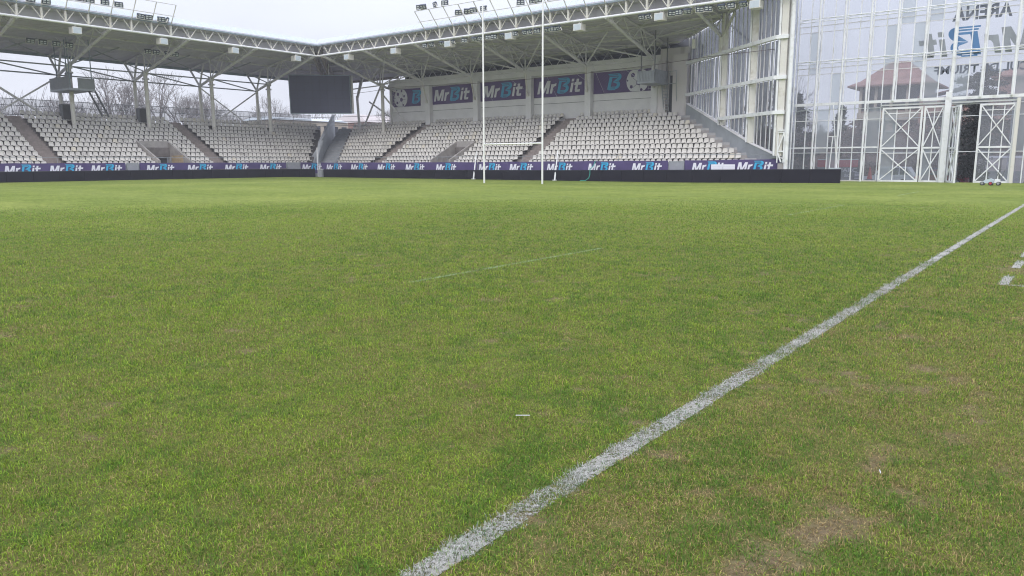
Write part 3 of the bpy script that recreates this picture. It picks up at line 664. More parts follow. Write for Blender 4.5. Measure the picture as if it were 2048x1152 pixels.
# left stand bracing
for i, (b_, a) in enumerate(zip(LY[:-1], LY[1:])):
    q2 = MB(); q2.tube(PL(a, 8.75, 10.55), PL(b_, 8.75, 10.55), 0.07, 6); q2.build('tie', M['galv'], stL)
    q2 = MB(); q2.tube(PL(a, 11.1, 9.9), PL(b_, 11.1, 9.9), 0.07, 6); q2.build('tie', M['galv'], stL)
    q2 = MB(); q2.tube(PL(a, 8.75, 10.6), PL(b_, 11.1, 9.85), 0.065, 6); q2.build('cross_brace', M['galv'], stL)
    q2 = MB(); q2.tube(PL(a, 8.75, 10.7), PL((a+b_)/2+0.8, 7.8, ROOFT(7.8)-0.2), 0.065, 6); q2.build('cross_brace', M['galv'], stL)
    q2 = MB(); q2.tube(PL(b_, 8.75, 10.7), PL((a+b_)/2-0.9, 9.5, ROOFT(9.5)-0.2), 0.055, 6); q2.build('cross_brace', M['galv'], stL)
    if i in (0, 3, 4):
        q2 = MB(); q2.tube(PL(a, 11.1, 9.8), PL(b_, 11.1, 5.0), 0.11 if i == 3 else 0.07, 7); q2.build('cross_brace', M['steel'], stL)
        q2 = MB(); q2.tube(PL(b_, 11.1, 9.8), PL(a, 11.1, 5.0), 0.08, 7); q2.build('cross_brace', M['steel'], stL)
# braces either side of the corner column
for (p, r_, rad) in (((-68.46, 63.8, 10.4), (-74.2, 65.9, 5.6), 0.11), ((-68.2, 64.0, 9.3), (-66.0, 66.2, 5.5), 0.10), ((-73.5, 66.5, 9.0), (-67.0, 66.4, 5.6), 0.10), ((-73.6, 64.6, 9.6), (-73.2, 64.6, 3.8), 0.16), ((-73.6, 64.6, 9.2), (-72.4, 64.8, 12.4), 0.14), ((-73.7, 64.6, 9.2), (-76.0, 67.5, 12.2), 0.1), ((-68.46, 63.8, 10.5), (-77.6, 64.2, 10.3), 0.07), ((-68.46, 63.8, 10.5), (-71.5, 66.5, 12.4), 0.06), ((-68.46, 63.8, 10.5), (-65.5, 65.8, 12.4), 0.06), ((-68.46, 63.8, 10.5), (-64.2, 65.8, 11.9), 0.06)):
    q2 = MB(); q2.tube(p, r_, rad, 7); q2.build('cross_brace', M['steel'], stR)
# corner: the brown diagonal girder along the valley
q = MB()
for off in (-0.45, 0.45):
    a = Vector((XE-0.3+off*0.7, YE+0.3+off*0.7, 13.0)); b_ = Vector((XE-11.5+off*0.7, YE+11.5+off*0.7, 10.4)); q.tube(a, b_, 0.15, 7)
    at_ = Vector((XE-0.3+off*0.7, YE+0.3+off*0.7, 13.8)); bt = Vector((XE-12.5+off*0.7, YE+12.5+off*0.7, 11.9)); q.tube(at_, bt, 0.12, 7)
    for i in range(7): q.tube(a.lerp(b_, i/7), at_.lerp(bt, (i+0.5)/7), 0.07, 5); q.tube(a.lerp(b_, (i+1)/7), at_.lerp(bt, (i+0.5)/7), 0.07, 5)
q.build('corner_girder', M['rust'], stR)
for i in range(7):
    q2 = MB(); d = 1.5+i*1.6; q2.tube((XE-d, YE+d, ROOFT(d)-0.2), (XE-d*0.55+1.5, YE+d+0.0, ROOFT(d)-0.2), 0.05, 5); q2.tube((XE-d, YE+d, ROOFT(d)-0.2), (XE-d, YE+d*0.55-1.5, ROOFT(d)-0.2), 0.05, 5); q2.build('roof_brace', M['steel'], stR)
# corner stair beside the fin wall
q = MB()
for j in range(26):
    f_ = j/25; d = 1.3+f_*9.4; z = 1.05+f_*4.75
    xl = -71.3-(d-1.3)*0.78; xr = -68.85-(d-1.3)*0.81
    q.box(xl-0.4, xr-0.05, YE+d, YE+d+0.385, z-0.6, z)
q.build('corner_stair', M['blueconc'], stR)
q = MB()
for j in range(26):
    f_ = j/25; d = 1.3+f_*9.4; z = 1.05+f_*4.75
    xl = -71.3-(d-1.3)*0.78; xr = -68.85-(d-1.3)*0.81
    q.box(xl-0.3, xr-0.10, YE+d-0.03, YE+d, z-0.05, z+0.012)
q.build('stair_nosing', M['step'], stR)
q = MB(); A0 = Vector((-71.75, YE+1.2, 0)); A1 = Vector((-80.3, YE+10.8, 0)); pn = (A1-A0).normalized().cross(Vector((0, 0, 1)))*0.3
q.prism([A0+Vector((0, 0, -0.3)), A0+Vector((0, 0, 2.2)), A0.lerp(A1, 0.13)+Vector((0, 0, 3.9)), A1+Vector((0, 0, 7.7)), A1+Vector((0, 0, 0))], pn); q.build('fin_wall', M['blueconc'], stR)
q = MB(); q.prism([(-73.6, YE+1.1, 0.5), (-72.1, YE+1.1, 0.5), (-72.1, YE+1.1, 1.5), (-72.3, YE+2.6, 4.1), (-73.6, YE+1.6, 1.8)], (0, 0.2, 0)); q.build('fin_buttress', M['blueconc'], stR)
q = MB(); q.tube((-71.3, YE+1.0, -0.1), (-71.3, YE+1.0, 3.2), 0.06, 7); q.build('corner_pipe', M['white'], stR)
# open fence on top of the back row of the left stand, and round the corner
q = MB(); q.box(XE-11.75, XE-11.72, -14, YE+8, 6.0, 7.5); fe = q.build('rear_fence', M['mesh'], stL)
q = MB()
for i in range(36): q.tube((XE-11.73, -13+i*2.1, 5.4), (XE-11.73, -13+i*2.1, 7.55), 0.03, 5)
for z in (6.05, 6.9, 7.5): q.tube((XE-11.73, -14, z), (XE-11.73, YE+8, z), 0.03, 5)
q.build('fence_rail', M['galv'], fe)
q = MB()
for z in (6.1, 6.6, 7.2): q.tube((XE-11.7, YE+8, z), (-69.3, YE+11.4, z), 0.03, 5)
q.build('rear_rail', M['galv'], stR)

# ================================================================== glazed side wall at the end of the far stand
sw = thing('glazed_side_wall', (WX(-10), WY(-10), 0), 'slanting wall of narrow grey glass strips in cream steel at the stand end', 'glass wall')
def pz(s):   # parapet top below the glass
    return float(np.interp(-s, [-6.9, -6.32, 0.2, 5.25, 9.16, 10.2], [6.82, 6.71, 4.54, 2.87, 1.87, 1.4]))
def roof_at(s): return ROOFT(max(0, WY(s)-YE))
def WP(s, off, z): return Vector((WX(s), WY(s), z))+nn*off
def topz(s): return roof_at(s) if s > -8.4 else 16.5
for s, wd in ((-0.35, 0.42), (-4.95, 0.46), (-8.95, 0.46)):
    q = MB(); q.beam(WP(s, 0.25, pz(s)-0.05), WP(s, 0.25, topz(s) if s > -8 else 16.5), wd, 0.46); q.build('column', M['cream'], sw)
    q = MB(); q.beam(WP(s+0.28, 0.0, pz(s)-0.02), WP(s+0.28, 0.0, topz(s)), 0.12, 0.2); q.build('column', M['white'], sw)
for z in (4.97, 7.42, 10.2):
    s1 = 6.2
    if z < 5: s1 = -0.1
    q = MB(); q.beam(WP(-8.4, -0.10, z), WP(s1, -0.10, z), 0.22, 0.26); q.beam(WP(-8.4, -0.10, z), WP(-9.9, -0.10, z), 0.22, 0.26); q.build('beam', M['white'], sw)
    q = MB(); q.beam(WP(-8.4, 0.35, z+0.02), WP(s1, 0.35, z+0.02), 0.12, 0.14); q.build('rail', M['steel'], sw)
q = MB(); q.tube(WP(-10.3, -0.05, -0.1), WP(-10.25, -0.05, 17), 0.15, 10); q.build('corner_pipe', M['white'], sw, smooth=True)
q = MB(); q.tube(WP(-9.8, 0.1, 4.9), WP(-9.8, 0.1, 16.5), 0.06, 8); q.build('corner_pipe', M['cream'], sw)
rs = random.Random(5)
ss = []; s = 6.7
while s > -9.9: ss.append(s); s -= rs.choice((0.42, 0.55, 0.62, 0.7))
ss.append(-9.95)
for i in range(len(ss)-1):
    a, b_ = ss[i], ss[i+1]
    q = MB(); q.beam(WP(a, 0.32, pz(a)), WP(a, 0.32, topz(a)-0.02), 0.06, 0.11); q.build('mullion', M['white'] if rs.random() < 0.4 else M['steel'], sw)
    gap = 0.13 if rs.random() < 0.30 else 0.0
    bb = b_+gap
    q = MB()
    for (z0, z1) in ((min(pz(a), pz(bb)), 4.9), (5.02, 7.34), (7.5, 10.1), (10.28, 99)):
        if z0 > 7 and gap and z0 > 10: bb2 = b_
        else: bb2 = bb
        lo_a, lo_b = max(z0, pz(a)), max(z0, pz(bb2)); hi_a, hi_b = min(z1, topz(a)), min(z1, topz(bb2))
        if hi_a <= lo_a or hi_b <= lo_b: continue
        q.add([WP(a, 0.42, lo_a), WP(bb2, 0.42, lo_b), WP(bb2, 0.42, hi_b), WP(a, 0.42, hi_a)], [(0, 1, 2, 3)])
    clear = (a < -7.5 and rs.random() < 0.5) or rs.random() < 0.12
    q.build('glass_strip', M['glass'] if clear else M['sideglass'], sw)
q = MB(); q.beam(WP(-8.3, 0.0, topz(-8.3)-0.05), WP(6.4, 0.0, roof_at(6.4)-0.05), 0.18, 0.16); q.build('head_beam', M['steel'], sw)
# branching prop at the truss foot
q = MB(); q.tube(WP(-0.2, -0.1, 11.45), WP(-0.2, -0.1, 10.3), 0.2, 8); q.tube(WP(-0.2, 0, 11.4), WP(-2.0, 0, 13.1), 0.12, 7); q.tube(WP(-0.2, 0, 11.4), WP(-0.9, -0.3, 13.2), 0.12, 7); q.tube(WP(-0.2, 0, 11.4), WP(1.0, -0.4, 12.8), 0.08, 7); q.build('prop', M['cream'], sw)
# narrow braced door in the last bay
dr = MB()
for (sa, za, sb, zb) in ((-9.35, 1.4, -9.35, 3.55), (-10.15, 1.4, -10.15, 3.55), (-9.35, 3.55, -10.15, 3.55), (-9.35, 2.2, -10.15, 2.2), (-9.35, 2.25, -10.1, 3.5), (-9.4, 2.1, -9.85, 1.45), (-9.3, 3.7, -10.2, 3.7)):
    dr.beam(WP(sa, -0.16, za), WP(sb, -0.16, zb), 0.07, 0.09)
dr.build('door_frame', M['white'], sw)
q = MB(); q.beam(WP(-9.1, 0.1, 0.3), WP(-10.2, 0.1, 0.3), 0.2, 2.1); q.build('base_wall', M['concrete'], sw)

# ================================================================== the big glass facade behind the corner of the pitch
YF = 61.5
fc = thing('glass_facade', (-10, YF, 0), 'huge clear glass front in white steel lattice with mirrored lettering stuck on it', 'glass facade')
BX = [-4.9-1.8*k for k in range(8)]; BXR = [-4.9+1.8*k for k in range(1, 8)]
POSTS = sorted(BX+BXR)
FX0, FX1 = -19.15, 8.2
GATE0, GATE1 = -12.95, -8.7; GATE2, GATE3 = -8.3, -4.55
LEV = [5.75, 8.9, 12.0, 15.1, 18.2, 20.6]
def in_gate(x): return GATE0-0.05 < x < GATE3+0.05
for x in POSTS:
    z0 = 5.75 if in_gate(x) else -0.05
    if x < -18.6: continue
    q = MB(); q.tube((x, YF-0.05, z0), (x, YF-0.05, 20.6), 0.055, 6); q.tube((x-0.05, YF-0.62, z0), (x-0.05, YF-0.62, 20.6), 0.072, 8)
    po = q.build('post', M['white'], fc)
    q = MB(); lv = ([-0.05, 2.5] if z0 < 1 else [])+LEV
    for a, b_ in zip(lv[:-1], lv[1:]):
        q.tube((x-0.05, YF-0.62, a), (x, YF-0.08, b_), 0.03, 5)
    q.build('post_brace', M['white'], po)
q = MB(); q.box(-8.78, -8.42, YF-0.75, YF-0.35, -0.05, 6.2); q.build('gate_pier', M['white'], fc)
q = MB(); q.tube((-8.52, YF-0.55, 6.2), (-8.52, YF-0.55, 20.6), 0.10, 8); q.build('gate_pier', M['white'], fc)
q = MB(); q.box(-4.62, -4.42, YF-0.65, YF-0.35, -0.05, 5.6); q.build('gate_pier', M['cream'], fc)
thin = [x+0.9 for x in POSTS]+[-18.1-0.2]
for x in sorted(thin):
    z0 = 5.75 if in_gate(x) else -0.05
    q = MB(); q.beam((x, YF-0.04, z0), (x, YF-0.04, 20.6), 0.07, 0.07); q.build('mullion', M['white'], fc)
q = MB(); q.beam((FX0, YF-0.45, 5.75), (FX1, YF-0.45, 5.75), 0.2, 0.2); q.beam((GATE0, YF-0.2, 5.48), (GATE3, YF-0.2, 5.48), 0.3, 0.1); q.build('main_beam', M['white'], fc)
q = MB(); q.beam((FX0, YF-0.5, 2.5), (GATE0, YF-0.5, 2.5), 0.10, 0.10); q.build('rail', M['white'], fc)
q = MB(); q.beam((FX0, YF-0.02, 0.0), (GATE0, YF-0.02, 0.0), 0.16, 0.14); q.build('rail', M['cream'], fc)
for z in (2.12, 4.55, 5.35):
    q = MB(); q.beam((FX0, YF+0.0, z), (FX1, YF+0.0, z), 0.045, 0.05); q.build('transom', M['white'], fc)
for L_ in LEV[1:]:
    q = MB(); q.tube((FX0+0.15, YF-0.62, L_+0.02), (FX1, YF-0.62, L_+0.02), 0.035, 6); q.tube((FX0, YF-0.06, L_-0.1), (FX1, YF-0.06, L_-0.1), 0.035, 6)
    xx = [FX0+0.1]+[x for x in sorted(POSTS+thin) if x > FX0+0.3]
    for i in range(len(xx)-1):
        ya, yb = (YF-0.62, YF-0.08) if i % 2 else (YF-0.08, YF-0.62)
        q.tube((xx[i], ya, L_), (xx[i+1], yb, L_), 0.022, 5)
    q.build('lattice_beam', M['white'], fc)
    q = MB(); q.beam((FX0, YF-0.02, L_-0.42), (FX1, YF-0.02, L_-0.42), 0.05, 0.06); q.beam((FX0, YF-0.02, L_-0.88), (FX1, YF-0.02, L_-0.88), 0.04, 0.045); q.build('transom', M['steel'], fc)
# panes: one per strip and storey, some of them replaced by milky ones
allx2 = sorted([x for x in POSTS+thin if FX0 < x < FX1]+[FX0, FX1])
rs = random.Random(11)
milky = {(-16.6, 2.5), (-15.7, 0), (-12.1, 5.75), (-10.3, 5.75), (-8.5, 5.75), (-12.1, 12), (-17.5, 8.9)}
zl = [-0.05, 2.1, 5.4, 8.0, 11.1, 14.2, 17.3, 20.6]
npan = 0
for i in range(len(allx2)-1):
    a, b_ = allx2[i], allx2[i+1]
    for j in range(len(zl)-1):
        if in_gate((a+b_)/2) and j < 2: continue
        if a > -3.5 and j > 3: continue
        far_ = rs.random() < 0.16
        q = MB(); q.add([(a, YF+0.03, zl[j]), (b_, YF+0.03, zl[j]), (b_, YF+0.03, zl[j+1]), (a, YF+0.03, zl[j+1])], [(0, 1, 2, 3)])
        q.build('glass_pane', M['frost'] if far_ else M['glass'], fc); npan += 1
q = MB(); q.add([(-3.5, YF+0.03, 11.1), (FX1, YF+0.03, 11.1), (FX1, YF+0.03, 20.6), (-3.5, YF+0.03, 20.6)], [(0, 1, 2, 3)]); q.build('glass_pane', M['glass'], fc)
# return between facade and side wall
q = MB()
for f_ in (0.0, 0.5, 1.0):
    x = WX(-10.3)+(FX0-WX(-10.3))*f_; y = WY(-10.3)+(YF-WY(-10.3))*f_
    q.tube((x, y, -0.05), (x, y, 18), 0.06, 7)
q.build('return_post', M['white'], fc)
q = MB(); q.add([(WX(-10.3), WY(-10.3), -0.05), (FX0, YF, -0.05), (FX0, YF, 18), (WX(-10.3), WY(-10.3), 18)], [(0, 1, 2, 3)]); q.build('glass_pane', M['glass'], fc)
# reading matter on the glass, facing out: seen from the pitch it is mirrored
U = (-1, 0, 0); ZZ = (0, 0, 1); NN = (0, 1, 0)
text_mesh('ARENA', 0.93, M['stickerdark'], fc, (-5.42, YF+0.012, 10.93), U, ZZ, NN, fit=3.48, bold=0.03)
text_mesh('ARCUL DE TRIUMF', 0.56, M['stickerdark'], fc, (-3.15, YF+0.012, 7.43), U, ZZ, NN, fit=6.6, bold=0.03)
logo(fc, (-3.79, YF+0.012, 8.62), (-1, 0, 0), 7.3, (0, 1, 0), M['sticker'], M['stickerblue'], th=0.006)

# gates: braced leaves standing in the facade
def gate(name, x0, x1, z0, z1, y, label, rot=0.0, mid=(0.36, 0.68), fl=True):
    g = thing(name, (x0, y, 0), label, 'gate', 'white braced glass gates')
    zm = z0+(z1-z0)*0.455
    q = MB()
    for x in (x0+0.06, x1-0.06): q.beam((x, y, z0), (x, y, z1), 0.12, 0.10)
    for z in (z0+0.06, z1-0.06, zm): q.beam((x0+0.12, y, z), (x1-0.12, y, z), 0.10, 0.12)
    q.build('frame', M['white'], g)
    q = MB(); e = 0.1
    for (a, b_) in ((z0, zm), (zm, z1)):
        q.beam((x0+e, y-0.06, a+e), (x1-e, y-0.06, b_-e), 0.05, 0.07); q.beam((x0+e, y-0.015, b_-e), (x1-e, y-0.015, a+e), 0.05, 0.07)
    q.build('cross_brace', M['white'], g)
    for f_ in mid:
        q = MB(); q.beam((x0+(x1-x0)*f_, y+0.07, z0), (x0+(x1-x0)*f_, y+0.07, z1), 0.06, 0.07); q.build('mullion', M['white'], g)
    q = MB(); q.beam((x0+0.1, y+0.09, zm-0.36), (x1-0.1, y+0.09, zm-0.36), 0.04, 0.05); q.beam((x0+0.1, y+0.09, z1-0.42), (x1-0.1, y+0.09, z1-0.42), 0.04, 0.05); q.build('transom', M['white'], g)
    ms = [0.0]+list(mid)+[1.0]
    for i in range(len(ms)-1):
        for (a, b_) in ((z0, zm), (zm, z1)):
            q = MB(); xa, xb = x0+(x1-x0)*ms[i], x0+(x1-x0)*ms[i+1]; q.add([(xa, y+0.12, a), (xb, y+0.12, a), (xb, y+0.12, b_), (xa, y+0.12, b_)], [(0, 1, 2, 3)])
            q.build('glass_pane', M['frost'] if (i == 0 and x0 < -12) or rs.random() < 0.15 else M['glass'], g)
    return g
gate('gate_leaf', -12.80, -10.16, 0.0, 5.3, YF-0.4, 'wide closed gate leaf with two white crosses, white car showing through it')
gate('gate_leaf', -10.08, -8.80, 0.0, 5.3, YF-0.4, 'narrow closed gate leaf with two crosses between the wide leaf and the thick white pier', mid=(0.5,))
gate('gate_leaf', -6.72, -4.62, 0.0, 5.3, YF-0.4, 'gate leaf with two white crosses behind the mower, right of the dark open gap')
g = gate('gate_leaf', -8.38, -6.55, 0.0, 5.2, YF-0.4, 'open gate leaf folded almost edge on beside the thick white pier', mid=(0.3, 0.6))
g.rotation_euler = (0, 0, R(-66))

# slim white pole with a T bar standing in front of the facade
po = thing('pole', (-15.5, 60.0, 0), 'slim white pole with a T shaped bar leaning near the end of the black board', 'pole')
q = MB(); q.tube((-15.35, 60.0, 0.0), (-15.95, 60.0, 5.6), 0.035, 7); q.build('shaft', M['white'], po)
q = MB(); q.tube((-16.15, 60.0, 3.3), (-15.5, 60.0, 3.32), 0.03, 6); q.tube((-15.85, 60.0, 3.3), (-16.0, 60.0, 0.2), 0.04, 6); q.build('cross_bar', M['white'], po)
q = MB(); q.box(-15.95, -15.2, 59.75, 60.2, -0.02, 1.0); q.build('foot', M['fascia'], po)

# ================================================================== perimeter boards, fence banners, gates in the fence
def board(name, pts, tops, d, label):
    """pts: ground polyline (x,y) ; tops: z of the top edge ; d: thickness direction"""
    o = thing(name, (pts[0][0], pts[0][1], 0), label, 'advertising board')
    q = MB(); c = MB(); dv = Vector(d)
    for (p, q_, a, b_) in zip(pts[:-1], pts[1:], tops[:-1], tops[1:]):
        n = max(1, int((Vector(q_)-Vector(p)).length/1.94))
        for i in range(n):
            f0, f1 = i/n, (i+1)/n
            P0 = Vector(p).lerp(Vector(q_), f0); P1 = Vector(p).lerp(Vector(q_), f1); g_ = (P1-P0).normalized()*0.012; P0 = P0+g_; P1 = P1-g_
            t0, t1 = a+(b_-a)*f0, a+(b_-a)*f1
            q.prism([(P0.x, P0.y, -0.30), (P1.x, P1.y, -0.30), (P1.x, P1.y, t1-0.05), (P0.x, P0.y, t0-0.05)], dv)
        c.prism([(p[0], p[1], a-0.05), (q_[0], q_[1], b_-0.05), (q_[0], q_[1], b_), (p[0], p[1], a)], dv*1.15)
    q.build('display_panels', M['led'], o); c.build('top_cap', M['ledcap'], o)
    return o
board('advertising_board', [(-69.1, YE), (-60, YE), (-50, YE), (-37, YE), (-27, YE), (-18, YE), (-13.95, YE)], [0.76, 0.77, 0.77, 0.80, 0.86, 0.94, 0.96], (0, 0.16, 0), 'long low black LED board along the far end of the pitch behind the goal posts')
board('advertising_board', [(-69.75, y) for y in (-12, 10, 24, 36, 46, 54.7)], [0.87, 0.87, 0.87, 0.88, 0.86, 0.80], (-0.16, 0, 0), 'long low black LED board along the left side of the pitch')
cp = thing('corner_pad', (-69.4, 55.2, 0), 'pale grey tapered pad filling the corner between the two black boards', 'pad')
q = MB(); q.add([(-69.72, 55.05, 0.74), (-69.1, 55.12, 0.74), (-69.1, 55.5, 0.74), (-69.72, 55.4, 0.74), (-69.6, 55.0, -0.1), (-69.22, 55.05, -0.1), (-69.22, 55.4, -0.1), (-69.6, 55.4, -0.1)], [(0, 1, 2, 3), (7, 6, 5, 4), (0, 4, 5, 1), (1, 5, 6, 2), (2, 6, 7, 3), (3, 7, 4, 0)]); q.build('padding', M['gatepanel'], cp)
q = MB(); q.box(-69.66, -69.16, 55.02, 55.42, 0.74, 0.80); q.build('pad_top', M['white'], cp)

def fence_banner(axis, s0, s1, logos, z0, z1, zb, label, notices=None):
    """purple fabric strip tied to the stand front; gentle folds"""
    P = (lambda s, o_, z: Vector((s, YE+0.95-o_, z))) if axis == 'R' else (lambda s, o_, z: Vector((XE-1.2+o_, s, z)))
    o = thing('banner', P(s0, 0, 0), label, 'banner', 'purple banners tied along the stand fronts')
    n = max(4, int((s1-s0)/0.12)); vs = []; fs = []; r_ = random.Random(int(s0*10))
    ph = r_.random()*6
    for i in range(n+1):
        f_ = i/n; s = s0+(s1-s0)*f_; zt = z0+(z1-z0)*f_
        for j in range(5):
            zz = zb+(zt-zb)*j/4
            edge = math.exp(-min(s-s0, s1-s)/0.5)
            fold = 0.012*math.sin(s*2.3+ph+zz*1.5)+0.03*edge*math.sin(zz*9+s*6)
            vs.append(P(s, 0.03+fold, zz-(0.03*math.sin(math.pi*((s-s0) % 4.1)/4.1) if j == 4 else 0)))
    for i in range(n):
        for j in range(4): a = i*5+j; fs.append((a, a+5, a+6, a+1) if axis == 'R' else (a, a+1, a+6, a+5))
    q = MB(); q.add(vs, fs); fb = q.build('fabric', M['purple'], o, smooth=True)
    for s in logos:
        zt = z0+(z1-z0)*(s+1.3-s0)/(s1-s0)
        logo(o, P(s, 0.085, zt-0.86), (P(s+1, 0, 0)-P(s, 0, 0)), 2.82, P(0, 1, 0)-P(0, 0, 0), M['print'], M['cyan'], th=0.006)
    return o
fence_banner('L', -12, 33.95, [-8.6, -4.5, -0.4, 3.7, 7.8, 11.9, 16.0, 20.05, 24.13, 27.52, 30.88], 1.52, 1.55, 0.3, 'purple banner with three logos at the left photo edge, left of the pale gate')
fence_banner('L', 35.25, 51.35, [35.83, 39.87, 43.9, 47.99], 1.55, 1.54, 0.3, 'purple banner with four logos on the left stand front between two grey gates')
fence_banner('L', 53.28, 55.6, [53.42], 1.54, 1.52, 0.3, 'short purple banner with one logo just left of the stadium corner')
fence_banner('R', -70.6, -47.25, [-69.61, -65.43, -61.17, -56.94, -52.63], 1.51, 1.52, 0.3, 'purple banner with five logos from the corner to the left goal post')
fence_banner('R', -47.15, -27.3, [-47.65+0.6, -43.33, -39.1, -34.8, -30.55], 1.52, 1.60, 0.3, 'purple banner with five logos behind the right goal post')
fence_banner('R', -25.9, -18.1, [-25.25, -21.62], 1.60, 1.68, 0.3, 'purple banner with two logos, one partly covered by two white boards')
for (a, b_), lb in zip(((-23.62, -22.69), (-22.66, -21.74)), ('left one of the two white boards on the right hand purple banner', 'right one of the two white boards on the right hand purple banner')):
    q = MB(); q.box(a, b_, YE+0.76, YE+0.80, 0.83, 1.28); nb = thing('notice_board', (a, YE+0.76, 0.83), lb, 'board', 'white boards on the banner'); q.build('panel', M['paper'], nb)
    q = MB()
    for z in (0.98, 1.13): q.box(a+0.03, b_-0.03, YE+0.75, YE+0.758, z, z+0.008)
    q.build('printed_line', M['print2'], nb)
def fence_gate(axis, s0, s1, label, bars):
    P = (lambda s, z: Vector((s, YE+0.93, z))) if axis == 'R' else (lambda s, z: Vector((XE-1.12, s, z)))
    o = thing('fence_gate', P(s0, 0), label, 'gate', 'grey gates in the pitch fence'); q = MB()
    q.beam(P(s0, 0.95), P(s1, 0.95), 0.03, 1.0); q.build('panel', M['gatepanel'], o)
    q = MB()
    for s in (s0, s1): q.beam(P(s, 0.3), P(s, 1.56), 0.08, 0.08)
    q.beam(P(s0, 1.5), P(s1, 1.5), 0.07, 0.06)
    if bars:
        for i in range(1, 6): q.beam(P(s0, 0.3+i*0.2), P(s1, 0.3+i*0.2), 0.05, 0.02)
    q.build('frame', M['galv'], o)
fence_gate('L', 34.1, 35.1, 'small pale grey gate left of the sunken stand exit', False)
fence_gate('L', 51.5, 53.15, 'wide grey barred gate near the stadium corner', True)
fence_gate('R', -27.2, -25.95, 'grey gate between the last two purple banners at right', False)

STRIPE = mat('stripe', (0.125, 0.09, 0.18), 0.7)
# wall banners between the pillars
def wall_banner(s0, s1, label, logo_s=None, b_s=None, ball=None):
    o = thing('wall_banner', (s0, YW, 8.1), label, 'banner', 'purple banners on the wall of the far stand')
    q = MB(); q.box(s0, s1, YW-0.06, YW-0.02, 8.12, 10.17); q.build('fabric', M['purple2'], o)
    q = MB(); n = int((s1-s0)/0.16)
    for i in range(n):     # thin diagonal pin stripes printed on the cloth
        a = s0+0.02+i*0.16
        if a+1.25 > s1-0.02: continue
        q.add([(a+1.2, YW-0.063, 8.14), (a+1.23, YW-0.063, 8.14), (a+0.03, YW-0.063, 10.15), (a, YW-0.063, 10.15)], [(0, 1, 2, 3)])
    if n: q.build('pin_stripe', STRIPE, o)
    if logo_s is not None: logo(o, (logo_s, YW-0.072, 8.47), (1, 0, 0), 5.65, (0, -1, 0), M['print2'], M['cyan2'], th=0.01)
    if b_s is not None: logo(o, (b_s-0.40*5.6, YW-0.072, 8.47), (1, 0, 0), 5.6, (0, -1, 0), M['print2'], M['cyan2'], th=0.01, only_b=True)
    if ball is not None:
        cx, rr_ = ball; q = MB(); cz = 9.12
        n = 28
        ring = [(cx+rr_*math.cos(2*math.pi*i/n), max(8.14, min(10.14, cz+rr_*math.sin(2*math.pi*i/n)))) for i in range(n)]
        q.prism([(x, YW-0.07, z) for x, z in ring], (0, -0.008, 0)); q.build('ball_print', M['print2'], o)
        q = MB()
        for (ax, az_, r2, n2, rot) in ((-0.42, 0.45, 0.20, 5, 0.3), (0.1, -0.15, 0.24, 5, 0.0), (0.52, 0.2, 0.15, 5, 0.6), (-0.55, -0.45, 0.15, 5, 0.9), (0.35, -0.72, 0.13, 5, 0.2), (0.15, 0.75, 0.14, 5, 0.5), (-0.9, 0.05, 0.08, 5, 0.5)):
            q.prism([(cx+rr_*ax+rr_*r2*math.cos(2*math.pi*i/n2+rot), YW-0.084, min(10.13, max(8.15, cz+rr_*az_+rr_*r2*math.sin(2*math.pi*i/n2+rot)))) for i in range(n2)], (0, -0.006, 0))
        for i in range(5):
            a = 2*math.pi*i/5; x1, z1 = cx+rr_*(0.1+0.24*math.cos(a)), cz+rr_*(-0.15+0.24*math.sin(a)); x2, z2 = cx+rr_*(0.1+0.62*math.cos(a)), cz+rr_*(-0.15+0.62*math.sin(a))
            z2 = min(10.1, max(8.2, z2)); q.beam((x1, YW-0.085, z1), (x2, YW-0.085, z2), 0.012, 0.03)
        q.build('ball_patch', M['purple2'], o)
        q = MB(); g_ = 1 if cx > -50 else -1   # the printed goal net beside the ball
        for i in range(5):
            x = cx+g_*(rr_*0.95+0.28*i)
            if s0+0.1 < x < s1-0.1: q.beam((x, YW-0.066, 8.2), (x+g_*0.15, YW-0.066, 10.1), 0.012, 0.025)
        for i in range(5):
            xa, xb = cx+g_*rr_*0.9, (s1-0.1 if g_ > 0 else s0+0.1)
            if (xb-xa)*g_ > 0: q.beam((xa, YW-0.066, 8.35+i*0.42), (xb, YW-0.066, 8.2+i*0.42), 0.012, 0.025)
        q.build('net_print', M['print2'], o)
wall_banner(-69.1, -64.35, 'small purple wall banner with a ball and a blue letter beside the open corner', b_s=-66.0, ball=(-67.6, 1.12))
wall_banner(-62.6, -56.0, 'purple wall banner with white and blue logo, leftmost of the three with the full logo', logo_s=-62.15)
wall_banner(-55.2, -48.6, 'purple wall banner with white and blue logo seen behind the left goal upright', logo_s=-54.75)
wall_banner(-47.9, -41.3, 'purple wall banner with white and blue logo seen behind the right goal upright', logo_s=-47.35)
wall_banner(-40.5, -33.5, 'purple wall banner with a blue letter and a ball partly hidden by the camera platform', b_s=-39.15, ball=(-35.6, 1.2))

